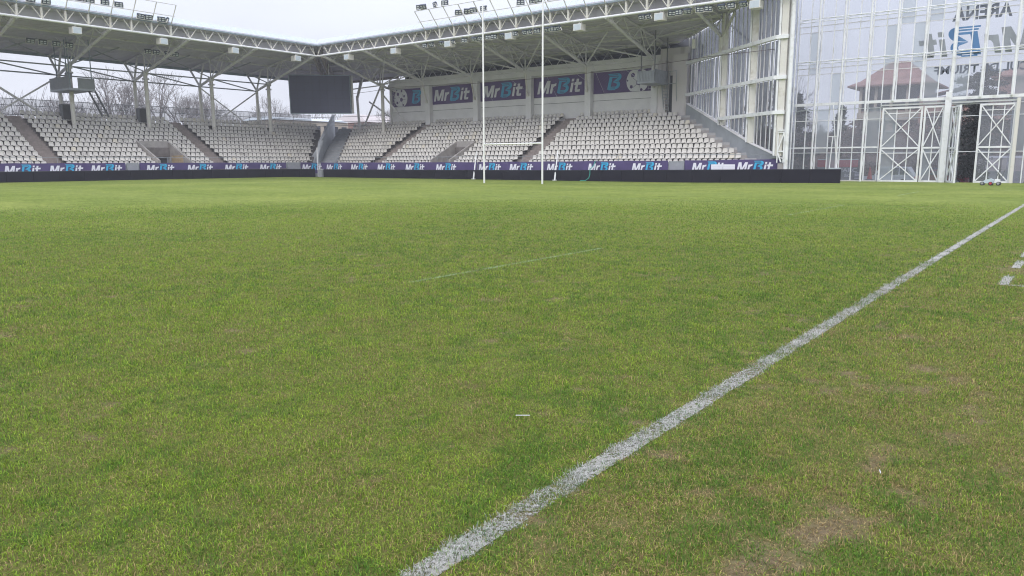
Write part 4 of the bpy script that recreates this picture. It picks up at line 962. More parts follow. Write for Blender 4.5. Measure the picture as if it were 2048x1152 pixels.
# ================================================================== seats
def seat_mesh(name='seat'):
    q = MB()
    # pan: front lip, seat, curving up into a back that narrows to the top
    prof = [(0.00, 0.02, 0.225), (0.02, 0.055, 0.225), (0.20, 0.035, 0.225), (0.34, 0.05, 0.22), (0.40, 0.12, 0.215), (0.425, 0.24, 0.205), (0.44, 0.34, 0.19), (0.445, 0.385, 0.165), (0.448, 0.40, 0.13)]
    n = 7; vs = []
    for (y, z, hw) in prof:
        for i in range(n):
            u = -1+2*i/(n-1); ed = abs(u)**3
            vs.append((u*hw, y-0.035*ed*(1 if z > 0.1 else 0), z+0.03*ed*(1 if z < 0.1 else 0)))
    m0 = len(vs)
    for (y, z, hw) in prof:
        for i in range(n):
            u = -1+2*i/(n-1); ed = abs(u)**3
            vs.append((u*hw, y+0.025-0.035*ed*(1 if z > 0.1 else 0), z-0.035+0.03*ed*(1 if z < 0.1 else 0)))
    fs = []
    for j in range(len(prof)-1):
        for i in range(n-1):
            a = j*n+i; fs.append((a, a+1, a+n+1, a+n)); b_ = a+m0; fs.append((b_, b_+n, b_+n+1, b_+1))
    for i in range(n-1):
        fs.append((i, m0+i, m0+i+1, i+1)); a = (len(prof)-1)*n+i; fs.append((a, a+1, m0+a+1, m0+a))
    for j in range(len(prof)-1):
        a = j*n; fs.append((a, a+n, m0+a+n, m0+a)); a = j*n+n-1; fs.append((a, m0+a, m0+a+n, a+n))
    q.add(vs, fs)
    q.m = 1; q.box(-0.05, 0.05, 0.10, 0.50, -0.07, 0.012); q.box(-0.17, 0.17, 0.13, 0.19, -0.02, 0.015)
    q.m = 0
    return q
SB = seat_mesh()
def seat_data(m):
    me = bpy.data.meshes.new('seat'); me.from_pydata(SB.v, [], SB.f); me.materials.append(m); me.materials.append(M['bracket'])
    me.polygons.foreach_set('material_index', SB.mi); me.polygons.foreach_set('use_smooth', [i == 0 for i in SB.mi]); me.update(); return me
SD = [seat_data(M['seat']), seat_data(M['seat2'])]
seats = []   # x, y, z, rot, stand, row, ordinal, block
rs = random.Random(3)
for k in range(12):
    y = YE+rowd(k); z = FL(k)+0.40
    def run(s0, s1, blk, fromright=False):
        n = int((s1-s0)/0.50+0.25); res = []
        for i in range(n):
            s = (s1-0.25-0.50*i) if fromright else (s0+0.25+0.5*i)
            if any(abs(s-x+0.8) < 0.55 for x in TX) and k >= 11: continue
            res.append((s, y, z, 0.0, 'R', k, i+1, blk))
        return res
    seats += run(-42.0, endR(k), 'end', True)
    if k <= 4:
        seats += run(-61.8, -54.1, 'mid', True); seats += run(-51.2, -43.5, 'mid')
        if k == 4: pass
    else: seats += run(-61.8, -43.5, 'mid')
    seats += run(diagR(rowd(k))+0.15, -63.2, 'corner')
for k in range(12):
    x = XE-rowd(k); z = FL(k)+0.40
    def runL(s0, s1, blk):
        n = int((s1-s0)/0.50+0.25); res = []
        for i in range(n):
            s = s0+0.25+0.5*i
            if any(abs(s-y_) < 0.3 for y_ in LY) and k == 9: continue
            res.append((x, s, z, math.pi/2, 'L', k, i+1, blk))
        return res
    seats += runL(13.7, 27.8, 'a')
    if k <= 4: seats += runL(29.2, 37.2, 'b'); seats += runL(40.7, 43.4, 'b')
    else: seats += runL(29.2, 43.4, 'b')
    seats += runL(44.8, diagL(rowd(k))-0.1, 'c')
def vis(s):
    x, y = s[0], s[1]; f_ = -x*math.sin(YAW)+y*math.cos(YAW); l_ = x*math.cos(YAW)+y*math.sin(YAW); return f_ > 0 and abs(l_/f_) < 0.80
seats = [s for s in seats if vis(s)]
cand = sorted([s for s in seats if s[4] == 'R' and 1 <= s[5] <= 10 and s[7] == 'end'], key=lambda s: math.hypot(s[0], s[1]))[:300]
chosen = set(map(id, cand))
n_y = 0
for s in sorted(cand, key=lambda s: (s[5], s[6])):
    yel = rs.random() < 0.04
    o = bpy.data.objects.new('seat', SD[1] if yel else SD[0]); col.objects.link(o)
    o.location = (s[0]+rs.uniform(-.008, .008), s[1]+rs.uniform(-.01, .01), s[2]+rs.uniform(-.006, .006)); o.rotation_euler = (rs.uniform(-.02, .02), 0, s[3]+rs.uniform(-.03, .03))
    row = ordinal(s[5]+1); cnt = ordinal(s[6])
    tag(o, ('pale seat in the %s row up, %s from the bare steps beside the glass wall' % (row, cnt)), 'seat', 'seats of the end block by the glass wall')
V = []; F = []; MI = []; base = np.array(SB.v); nb = len(base)
for s in seats:
    if id(s) in chosen: continue
    a = s[3]+rs.uniform(-.03, .03); c_, s_ = math.cos(a), math.sin(a); p = base.copy()
    X_ = p[:, 0]*c_-p[:, 1]*s_+s[0]+rs.uniform(-.008, .008); Y_ = p[:, 0]*s_+p[:, 1]*c_+s[1]+rs.uniform(-.01, .01); Z_ = p[:, 2]+s[2]+rs.uniform(-.006, .006)
    off = len(V)*nb; V.append(np.stack([X_, Y_, Z_], -1)); F += [tuple(i+off for i in f_) for f_ in SB.f]
    ym = rs.random() < 0.03
    MI += [(2 if (ym and m_ == 0) else m_) for m_ in SB.mi]
me = bpy.data.meshes.new('seats'); me.from_pydata(np.concatenate(V).tolist(), [], F)
for m_ in (M['seat'], M['bracket'], M['seat2']): me.materials.append(m_)
me.polygons.foreach_set('material_index', MI); me.polygons.foreach_set('use_smooth', [True]*len(F)); me.update()
o = bpy.data.objects.new('stand_seats', me); col.objects.link(o); o['kind'] = 'stuff'
print('seats', len(seats))

# ================================================================== goal posts
g = thing('rugby_goal', (-35.2, 46, -0.1), 'tall white H shaped rugby goal standing in front of the far stand', 'goal posts')
for x, zt in ((-37.97, 13.25), (-32.42, 13.25)):
    q = MB(); q.tube((x, 46, -0.15), (x, 46, zt), 0.072, 12, 0.06); q.build('upright', M['post'], g, smooth=True)
q = MB(); q.tube((-37.9, 46, 2.86), (-32.5, 46, 2.86), 0.06, 10); q.build('crossbar', M['post'], g, smooth=True)
for (p, r_, lb) in (((-46.85, YE-0.15, -0.1), (-47.05, YE+0.6, 2.50), 'slanting white post in front of the banners beside the left goal upright'), ((-37.55, YE-0.15, -0.1), (-37.72, YE+0.6, 2.52), 'slanting white post in front of the banners right of the right goal upright')):
    t = thing('white_post', p, lb, 'post', 'slanting white posts'); q = MB(); q.tube(Vector(p), Vector(r_), 0.075, 8, 0.045); q.build('shaft', M['white'], t); q = MB(); q.box(p[0]-0.15, p[0]+0.15, p[1]-0.12, p[1]+0.12, p[2], p[2]+0.06); q.build('foot', M['white'], t)
# hose over the board
q = MB(); pp = [(-34.05, YE+0.86, 1.55), (-34.02, YE+0.5, 1.15), (-34.03, YE-0.02, 0.86), (-34.02, YE-0.05, 0.45), (-34.1, YE-0.08, 0.15), (-34.4, YE-0.15, -0.07), (-34.9, YE-0.2, -0.09)]
for a, b_ in zip(pp[:-1], pp[1:]): q.tube(a, b_, 0.035, 7)
tag(q.build('hose', M['hose']), 'green hose hanging over the black board', 'hose')

# ================================================================== video screen in the corner
vs_ = thing('video_screen', (-72.5, 59.6, 7.3), 'large dark video screen hanging under the roof in the stadium corner', 'screen')
fw = Vector((-math.sin(YAW), math.cos(YAW), 0)); rt = Vector((math.cos(YAW), math.sin(YAW), 0))
def at(px, dist, z):   # point at a given bearing and distance in front of the pitch corner
    return fw*dist+rt*(dist*(px-1024)/1527.0)+Vector((0, 0, z))
D = 91.0
tl = fw*D+rt*-26.01+Vector((0, 0, 11.60)); tr = fw*D+rt*-18.89+Vector((0, 0, 11.52)); bl = fw*D+rt*-25.95+Vector((0, 0, 7.21)); br = fw*D+rt*-18.83+Vector((0, 0, 7.19))
q = MB(); q.prism([bl, br, tr, tl], fw*0.35); q.build('screen_face', M['screen'], vs_)
q = MB()
for a, b_ in ((bl, br), (tr, br), (tl, tr), (tl, bl)): q.beam(a-fw*0.02, b_-fw*0.02, 0.09, 0.09)
q.build('screen_frame', M['edge'], vs_)
for f_ in (0.1, 0.35, 0.65, 0.9):
    q = MB(); a = tl.lerp(tr, f_)+fw*0.3; q.tube(a, a+Vector((0, 0, 1.3)), 0.06, 6); q.build('hanger', M['steel'], vs_)
q = MB()
q.beam(tr+fw*0.2+rt*0.15, br+fw*0.2+rt*0.15, 0.3, 0.12)
q.build('side_frame', M['steel'], vs_)
q = MB()
for i in range(1, 8):
    a = bl.lerp(br, i/8)-fw*0.004; b_ = tl.lerp(tr, i/8)-fw*0.004; q.beam(a, b_, 0.02, 0.012)
for i in range(1, 5):
    a = bl.lerp(tl, i/5)-fw*0.006; b_ = br.lerp(tr, i/5)-fw*0.006; q.beam(a, b_, 0.012, 0.02)
q.build('panel_joint', M['ledcap'], vs_)

# ================================================================== camera platforms
p1 = thing('camera_platform', (-33, 62.5, 8.5), 'grey steel camera platform with a ladder before the tower of the far stand', 'platform')
q = MB(); q.box(-33.65, -31.9, 62.5, 65.2, 8.42, 8.56); q.build('deck', M['galv'], p1)
q = MB(); q.box(-32.0, -31.94, 62.52, 65.2, 8.56, 9.6); q.box(-33.63, -31.94, 62.50, 62.54, 8.56, 9.42); q.build('side_panel', M['galv'], p1)
q = MB()
for i in range(12): q.box(-33.62+i*0.15, -33.58+i*0.15, 62.46, 62.50, 8.56, 9.45)
q.beam((-33.65, 62.48, 9.45), (-31.94, 62.48, 9.45), 0.05, 0.05); q.build('railing', M['galv'], p1)
for x, y in ((-33.3, 62.6), (-31.97, 62.6), (-31.97, 65.0)): q = MB(); q.tube((x, y, 8.5), (x, y, 12.9), 0.05, 6); q.build('hanger', M['spk2'], p1)
q = MB()
for x in (-32.35, -31.85): q.beam((x, 65.45, 5.7), (x-0.1, 64.95, 8.6), 0.05, 0.09)
for i in range(10): q.beam((-32.35, 65.42-i*0.05, 5.95+i*0.27), (-31.85, 65.42-i*0.05, 5.95+i*0.27), 0.16, 0.03)
q.build('ladder', M['galv'], p1)
q = MB(); q.tube((-31.7, 65.1, 8.5), (-31.7, 65.1, 9.6), 0.03, 5); q.tube((-31.05, 65.1, 8.5), (-31.05, 65.1, 9.6), 0.03, 5); q.tube((-31.95, 65.1, 9.6), (-31.05, 65.1, 9.6), 0.03, 5); q.tube((-31.95, 65.1, 8.5), (-31.05, 65.1, 8.5), 0.03, 5); q.tube((-31.05, 65.1, 8.5), (-31.15, 65.5, 6.8), 0.03, 5); q.build('handrail', M['galv'], p1)
p2 = thing('camera_platform', (-76, 33.4, 8.3), 'dark grey camera platform with a steep stair hanging under the left stand roof', 'platform')
q = MB(); q.box(-80.1, -76.0, 32.1, 34.4, 8.22, 8.40); q.build('deck', M['galv'], p2)
q = MB(); q.box(-80.1, -76.0, 32.11, 32.16, 8.40, 9.45); q.build('side_panel', M['plat'], p2)
q = MB(); q.box(-76.04, -75.98, 32.9, 34.4, 8.40, 9.35); q.build('front_panel', M['plat'], p2)
for x, y in ((-79.4, 32.5), (-77.2, 32.5), (-76.1, 34.2), (-76.1, 32.25)): q = MB(); q.tube((x, y, 8.3), (x, y, 12.9), 0.05, 6); q.build('hanger', M['edge'], p2)
q = MB()
for y in (34.0, 34.6): q.beam((-76.5, y, 8.3), (-77.4, y+1.5, 6.0), 0.06, 0.2)
for i in range(9): f_ = (i+0.5)/9; q.beam((-76.5-0.9*f_, 34.0+1.5*f_, 8.3-2.3*f_), (-76.5-0.9*f_, 34.6+1.5*f_, 8.3-2.3*f_), 0.2, 0.03)
q.build('stair', M['spk2'], p2)
q = MB(); q.tube((-77.7, 32.8, 8.4), (-77.7, 32.8, 10.0), 0.15, 8); q.box(-77.9, -77.3, 32.6, 33.0, 9.4, 9.9); q.build('camera_mount', M['plat'], p2)
for (x, y, lb) in ((-79.2, 32.9, 'dark grey loudspeaker standing behind the top seats below the left platform'), (-79.2, 40.3, 'dark grey loudspeaker behind the top seats beside the second column')):
    t = thing('loudspeaker', (x, y, 5.6), lb, 'loudspeaker', 'dark loudspeakers behind the left stand'); q = MB(); q.box(x-0.35, x+0.35, y-0.4, y+0.4, 5.6, 7.1); q.build('cabinet', M['spk2'], t); q = MB(); q.box(x+0.352, x+0.37, y-0.34, y+0.34, 5.7, 7.0); q.build('grille', M['bracket'], t)

# ================================================================== floodlight frames and lamps
def frame(P, st_label, nodes, lean, zt, zm, ext, name='lighting_gantry'):
    o = thing(name, P(nodes[0], 0, 14), st_label, 'gantry'); q = MB()
    dz = zt-ZE
    for s in nodes:
        q = MB(); q.tube(P(s, 0, ZE+0.05), P(s, -0.02, 14.0), 0.10, 7)
        q.tube(P(s, -0.02, 13.95), P(s, -lean, zt), 0.05, 6); q.build('post', M['cream'], o)
    for z in (zm, zt):
        d = -lean*(z-ZE)/dz; q = MB(); q.tube(P(nodes[0], d, z), P(nodes[-1], d, z), 0.035, 6); q.build('rail', M['steel'], o)
    return o
nodR = [TX[0]+1.824*i for i in range(-4, 26)]
fr_nodes = [x for x in nodR if -53.2 < x < -22]
frame(PR, 'grey pipe frame for floodlights rising from the eave of the far stand', fr_nodes, 1.50, 15.6, 14.7, 0)
fl_nodes = [y for y in reversed(nL) if 8 < y < 39.5]
frame(PL, 'grey pipe frame for floodlights rising from the eave of the left stand', fl_nodes, -1.24*-1, 15.7, 14.76, 0)
def lamp_proto():
    o = bpy.data.objects.new('floodlight', None); col.objects.link(o)
    q = MB(); q.box(-0.40, 0.40, -0.05, 0.16, 0.05, 0.55); q.box(-0.26, 0.26, 0.16, 0.26, 0.12, 0.48); q.build('housing', M['lamp'], o)
    q = MB(); q.box(-0.31, -0.05, -0.068, -0.052, 0.13, 0.25); q.box(0.05, 0.31, -0.068, -0.052, 0.13, 0.25); q.box(-0.31, -0.05, -0.068, -0.052, 0.34, 0.46); q.box(0.05, 0.31, -0.068, -0.052, 0.34, 0.46); q.build('lens', M['lens'], o)
    q = MB(); q.box(-0.46, -0.42, -0.02, 0.08, 0.0, 0.35); q.box(0.42, 0.46, -0.02, 0.08, 0.0, 0.35); q.box(-0.46, 0.46, -0.02, 0.06, -0.04, 0.0); q.build('bracket', M['spk'], o)
    return o
LP = lamp_proto(); LP['category'] = 'floodlight'; lamp_used = [False]
def lamp(loc, yaw, tilt, label, group, sc_=1.0):
    if not lamp_used[0]: o = LP; lamp_used[0] = True; o['label'] = label
    else: o = copy_tree(LP, loc, label)
    o.location = loc; o.rotation_euler = Euler((tilt, 0, yaw)); o.scale = (sc_, sc_, sc_); o['group'] = group
rs = random.Random(21)
def frame_z(z, lean, zt): return -lean*(z-ZE)/(zt-ZE)
TOPR = [(-52.05, 15.6), (-51.53, 15.6), (-50.12, 15.6), (-48.87, 15.6), (-47.67, 14.7), (-46.59, 14.7), (-45.88, 14.7), (-44.72, 14.7), (-40.62, 14.7), (-39.3, 14.7), (-38.73, 14.7), (-37.46, 14.7)]
nmR = ['first lamp from the left on the top rail of the far roof frame', 'second lamp from the left on the top rail of the far roof frame', 'third lamp from the left on the top rail of the far roof frame', 'fourth lamp from the left on the top rail of the far roof frame',
       'first lamp from the left on the lower rail of the far roof frame', 'second lamp from the left on the lower rail of the far roof frame', 'third lamp from the left on the lower rail of the far roof frame', 'lamp on the lower rail just left of the left goal upright tip', 'lone lamp on the lower rail between the two goal uprights', 'left lamp of the pair on the lower rail left of the right goal upright', 'right lamp of the pair on the lower rail left of the right goal upright', 'lamp on the lower rail just right of the right goal upright']
for (x, z), lb in zip(TOPR, nmR):
    d = frame_z(z, 1.5, 15.6); lamp(PR(x, d, z+0.05), rs.choice((0, 0.3, -0.5, 0.15, 0.6)), R(rs.choice((25, 15, 40))), lb, 'floodlights on the frame above the far stand', 0.82)
TOPL = [(24.84, 14.25), (25.56, 14.25), (26.83, 14.2), (27.96, 14.2), (30.42, 14.76), (31.22, 14.76), (32.44, 14.76), (33.61, 14.76), (35.66, 14.15), (36.39, 14.15), (37.58, 14.15), (38.15, 14.15)]
nmL = ['first floodlight from the left edge on the left roof', 'second floodlight from the left edge on the left roof', 'third floodlight on the left roof, before the second frame post', 'fourth floodlight on the left roof, after the second frame post', 'left one of two lamps close together on the pipe rail at the top edge', 'right one of two lamps close together on the pipe rail at the top edge', 'lamp on the pipe rail just left of the tall sixth frame post', 'lamp on the pipe rail furthest right above the left roof', 'left lamp of the pair low on the left roof edge before the last bay', 'right lamp of the pair low on the left roof edge before the last bay', 'lamp low on the left roof edge inside the last bay of the frame', 'lamp turned sideways beside the last post of the left frame']
for (y, z), lb in zip(TOPL, nmL):
    d = frame_z(z, 1.24, 15.7) if z > 14.5 else -0.35
    lamp(PL(y, d, z+0.03), math.pi/2+(rs.uniform(-0.2, 0.2) if y < 38 else 1.0), R(20), lb, 'floodlights on the left stand roof', 0.82)
UND = [-53.06, -52.13, -50.75, -49.36, -48.0, -46.71, -45.99, -45.1, -44.46, -43.37, -42.05, -40.93, -40.44, -39.64, -38.48, -37.96, -37.35, -29.48, -28.95, -27.0, -26.39, -25.7, -24.74, -24.07, -22.96, -22.28, -21.35]
for i, x in enumerate(UND):
    side = 'left of the left goal upright' if x < -45.9 else ('between the goal uprights' if x < -38.7 else ('right of the right goal upright' if x < -33 else 'towards the glass side wall'))
    grp = [u for u in UND if (('left of the left goal upright' if u < -45.9 else ('between the goal uprights' if u < -38.7 else ('right of the right goal upright' if u < -33 else 'towards the glass side wall'))) == side)]
    lb = '%s lamp hung under the far eave %s' % (ordinal(grp.index(x)+1), side)
    lamp(PR(x, 0.15, 12.50), rs.choice((0, 0.25, -0.4, 0.5, -0.15)), R(rs.choice((20, 32, 45))), lb, 'floodlights hung under the far eave', 0.72)
UL = [(29.1, -6.4), (30.1, -6.4), (31.2, -6.4), (32.3, -6.4), (39.2, -5.6), (40.0, -5.6), (41.2, -5.6), (42.0, -5.6)]
for i, (y, d) in enumerate(UL):
    lb = ('%s lamp of the four under the left roof beside the platform' % ordinal(i+1)) if i < 4 else ('%s lamp of the four under the left roof around the second truss' % ordinal(i-3))
    lamp(PL(y, -d, ROOFT(-d)-1.15), math.pi/2, R(25), lb, 'floodlights under the left roof', 0.8)
# white speaker boxes under the eaves
def spk(P, s, yaw, label):
    o = thing('speaker', P(s, 0.25, 12.8), label, 'speaker', 'white speakers under the eaves')
    c = Vector(P(s, 0.3, 12.55)); q = MB(); q.box(c.x-0.38, c.x+0.38, c.y-0.36, c.y+0.36, c.z-0.27, c.z+0.27); q.build('cabinet', M['spk'], o)
    f_ = Vector(P(s, -0.08, 12.55)); q = MB()
    if P is PR: q.box(c.x-0.34, c.x+0.34, c.y-0.372, c.y-0.362, c.z-0.23, c.z+0.23)
    else: q.box(c.x+0.382, c.x+0.392, c.y-0.32, c.y+0.32, c.z-0.23, c.z+0.23)
    q.build('grille', M['fascia'], o); q = MB(); q.tube(c+Vector((0, 0, 0.25)), c+Vector((0, 0, 0.55)), 0.05, 6); q.tube(c+Vector((0.2, 0, 0.25)), c+Vector((0.2, 0, 0.5)), 0.03, 6); q.build('bracket', M['steel'], o)
for s, lb in ((30.32, 'white speaker box under the left eave above the camera platform'), (37.86, 'white speaker box under the left eave before the last frame post'), (45.21, 'white speaker box under the left eave halfway to the corner'), (52.7, 'white speaker box under the left eave nearest the video screen')): spk(PL, s, 0, lb)
for s, lb in ((-64.43, 'white speaker box under the far eave just right of the corner'), (-57.3, 'white speaker box under the far eave above the ball banner'), (-49.99, 'white speaker box among lamps left of the left goal upright'), (-42.7, 'white speaker box among lamps between the goal uprights'), (-35.45, 'white speaker box alone right of the right goal upright'), (-28.01, 'white speaker box under the far eave before the tower'), (-20.5, 'white speaker box under the far eave at the top edge by the glass wall')): spk(PR, s, 0, lb)
t = thing('hanging_box', (-28.2, 61.5, 10.6), 'small white box hanging on a long cord before the dark end of the stand roof', 'box'); q = MB(); q.box(-28.45, -28.15, 62.4, 62.7, 11.0, 11.75); q.build('case', M['spk'], t); q = MB(); q.tube((-28.3, 62.55, 11.75), (-28.2, 61.5, 13.3), 0.015, 4); q.build('cord', M['rope'], t)
# long cable and thin ropes
cbp = [(-73.0, 62.0, 9.55), (-69, 62.6, 9.75), (-65.2, 63, 10.05), (-54.6, 63.2, 9.75), (-43, 63.2, 9.7), (-32.3, 63, 10.0), (-26, 60.6, 9.95), (-19.4, 58-1.4, 9.5)]
q = MB()
for a, b_ in zip(cbp[:-1], cbp[1:]): q.tube(a, b_, 0.022, 5)
tag(q.build('cable', M['cable']), 'long thin dark cable strung across the far stand to the glass wall', 'cable')
for (x, lb) in ((-49.3, 'pair of thin ropes hanging left of the left goal upright'), (-41.2, 'pair of thin ropes hanging between the goal uprights'), (-38.4+2.6, 'pair of thin ropes hanging right of the right goal upright')):
    q = MB(); q.tube((x, YE+0.3, 12.9), (x-1.8, YE+8.2, 7.8), 0.012, 4); q.tube((x+0.3, YE+0.3, 12.9), (x-0.7, YE+8.2, 10.6), 0.012, 4); q.tube((x-0.7, YE+8.2, 10.6), (x+1.2, YE+9.5, 9.0), 0.012, 4)
    tag(q.build('rope', M['rope']), lb, 'rope')

# ================================================================== mower, cars, cone, cabins, houses beyond the glass
mw = thing('line_marker', (-5.1, 55.0, 0), 'small pale blue wheeled machine with a tall handle before the gates', 'machine')
q = MB(); q.prism([(-5.50, 54.75, 0.13), (-4.92, 54.75, 0.13), (-4.95, 54.75, 0.36), (-5.12, 54.75, 0.42), (-5.38, 54.75, 0.34), (-5.52, 54.75, 0.24)], (0, 0.5, 0)); q.build('body', M['mowbody'], mw)
q = MB(); q.prism([(-4.90, 54.78, 0.16), (-4.62, 54.78, 0.16), (-4.62, 54.78, 0.36), (-4.88, 54.78, 0.40)], (0, 0.44, 0)); q.build('tank', M['white'], mw)
for (x, y, m_) in ((-5.52, 54.72, 'tyre'), (-5.08, 54.68, 'red'), (-5.52, 55.3, 'tyre'), (-5.08, 55.32, 'red'), (-4.68, 54.72, 'tyre'), (-4.68, 55.3, 'tyre')):
    q = MB(); q.tube((x, y-0.04, 0.115), (x, y+0.04, 0.115), 0.115, 14); wl = q.build('wheel', M['tyre'], mw); q = MB(); q.tube((x, y-0.045, 0.13), (x, y-0.05, 0.13), 0.075, 12); q.build('hub', M[m_ if m_ == 'red' else 'rim'], wl)
q = MB(); q.tube((-4.85, 54.85, 0.36), (-4.66, 54.85, 0.95), 0.022, 6); q.tube((-4.62, 55.2, 0.36), (-4.43, 55.2, 0.95), 0.022, 6); q.tube((-4.78, 54.85, 0.95), (-4.35, 55.2, 0.95), 0.026, 6); q.tube((-4.72, 54.85, 0.75), (-4.52, 55.2, 0.75), 0.015, 6); q.build('handle', M['spk2'], mw)

GZ = -0.62
def car(name, x, y, m, label, L_=4.3, W_=1.75, H_=1.52, wagon=True, cat='car'):
    o = thing(name, (x, y, GZ), label, cat, 'cars parked behind the glass gates')
    X = lambda f_: x+L_*f_
    low = [(X(0.0), 0.30), (X(0.01), 0.62), (X(0.05), 0.80), (X(0.26), 0.90), (X(0.97), 0.92), (X(1.0), 0.60), (X(0.99), 0.28)]
    q = MB(); q.prism([(a, y, GZ+b_) for a, b_ in low], (0, W_, 0)); q.build('body', M[m], o)
    hi = [(X(0.25), 0.90), (X(0.36), H_-0.06), (X(0.42), H_), (X(0.86 if wagon else 0.74), H_), (X(0.95 if wagon else 0.86), 1.0 if wagon else 0.95), (X(0.96), 0.91)]
    q = MB(); q.prism([(a, y+0.10, GZ+b_+0.002) for a, b_ in hi], (0, W_-0.2, 0)); q.build('cabin', M[m], o)
    for wn in ([(0.30, 0.94), (0.375, H_-0.12), (0.52, H_-0.10), (0.52, 0.94)], [(0.545, 0.94), (0.545, H_-0.10), (0.70, H_-0.10), (0.70, 0.94)], [(0.725, 0.94), (0.725, H_-0.10), (0.84 if wagon else 0.74, H_-0.12), (0.90 if wagon else 0.84, 0.96)]):
        q = MB(); q.prism([(X(a), y+0.085, GZ+b_) for a, b_ in wn], (0, 0.012, 0)); q.build('window', M['carglass'], o)
    for f_ in (0.18, 0.80):
        for yy in (y+0.06, y+W_-0.06):
            q = MB(); q.tube((X(f_), yy-0.09, GZ+0.31), (X(f_), yy+0.09, GZ+0.31), 0.31, 16); t_ = q.build('wheel', M['tyre'], o)
            q = MB(); q.tube((X(f_), yy-0.10, GZ+0.31), (X(f_), yy-0.092, GZ+0.31), 0.19, 12); q.build('rim', M['rim'], t_)
    for yy in (y+0.15, y+W_-0.4):
        q = MB(); q.box(X(-0.004), X(0.02), yy, yy+0.25, GZ+0.60, GZ+0.74); q.build('headlight', M['lens'], o)
        q = MB(); q.box(X(0.985), X(1.004), yy, yy+0.25, GZ+0.62, GZ+0.80); q.build('taillight', M['red'], o)
    return o
car('parked_car', -16.4, 71.5, 'carwhite', 'white estate car parked behind the glass beside the traffic cone', H_=1.62)
car('parked_car', -14.2, 76.0, 'carblue', 'dark blue car parked behind the white car, beyond the crossed gates', H_=1.5, wagon=False)
car('parked_car', -12.6, 72.6, 'carred', 'dark red low car between the white car and the blue one', H_=1.40, wagon=False)
car('parked_car', -10.4, 79.0, 'carblue', 'dark car seen through the narrow crossed gate leaf', H_=1.45)
c = thing('traffic_cone', (-14.75, 67.5, GZ), 'red traffic cone standing before the white car behind the glass', 'cone')
q = MB(); q.tube((-14.75, 67.5, 0.03), (-14.75, 67.5, 1.0), 0.20, 14, 0.04); q.build('cone_body', M['cone'], c, smooth=True); q = MB(); q.box(-15.0, -14.5, 67.25, 67.75, -0.02, 0.03); q.build('cone_base', M['bracket'], c); q = MB(); q.box(-15.1, -14.4, 67.1, 67.9, GZ, -0.021); q.build('plinth', M['concrete'], c)
pk = thing('sign_panel', (-18.4, 66, GZ), 'red and grey sign panel with pale lettering beyond the black board end', 'sign')
q = MB(); q.box(-18.5, -14.9, 66.0, 66.12, GZ, 1.0); q.build('panel', M['plat'], pk); q = MB(); q.box(-18.5, -15.35, 65.97, 65.998, 1.0, 1.58); q.build('panel_top', M['red'], pk); q = MB(); q.box(-18.5, -15.35, 65.96, 66.0, 1.58, 1.66); q.build('panel_trim', M['print2'], pk)
text_mesh('PARC', 0.32, M['print2'], pk, (-16.75, 65.99, 0.62), (1, 0, 0), (0, 0, 1), (0, -1, 0), fit=1.35, bold=0.01)
text_mesh('ao', 0.24, M['print2'], pk, (-16.35, 65.99, 0.22), (1, 0, 0), (0, 0, 1), (0, -1, 0), fit=0.5, bold=0.0)
for i in range(5):
    q = MB(); q.box(-15.55, -15.0+0.05*(i % 2)-0.04*i, 65.96, 65.995, 0.52-0.11*i, 0.57-0.11*i); q.build('stripe', M['print'], pk)
for x, lb in ((-8.0, 'pale cabin with rounded roof edge behind the gate leaf, the left one'), (-6.3, 'pale pinkish cabin with rounded roof edge behind the gate leaf, the right one')):
    t = thing('cabin', (x, 75, GZ), lb, 'cabin', 'pale cabins behind the right gate leaf'); q = MB(); q.box(x, x+1.5, 75, 77.2, GZ+0.3, 1.72); q.build('body', M['container'], t)
    q = MB(); q.prism([(x-0.06, 74.95, 1.70), (x+1.56, 74.95, 1.70), (x+1.56, 74.95, 1.80), (x+1.46, 74.95, 1.88), (x+0.04, 74.95, 1.88), (x-0.06, 74.95, 1.80)], (0, 2.3, 0)); q.build('roof_edge', M['print'], t)
    q = MB(); q.box(x, x+1.5, 74.98, 75.0-0.002, GZ+0.3, 0.62); q.build('lower_band', M['gatepanel'], t)
lampp = thing('street_lamp', (-15.0, 73.8, GZ), 'thin grey street lamp post rising behind the white car', 'street lamp')
q = MB(); q.tube((-15.3, 74.0, GZ), (-15.3, 74.0, 6.6), 0.05, 7); q.build('mast', M['spk2'], lampp); q = MB(); q.tube((-15.3, 74, 6.6), (-14.8, 74, 6.75), 0.035, 6); q.box(-14.9, -14.5, 73.9, 74.1, 6.68, 6.78); q.build('lamp_head', M['spk'], lampp)

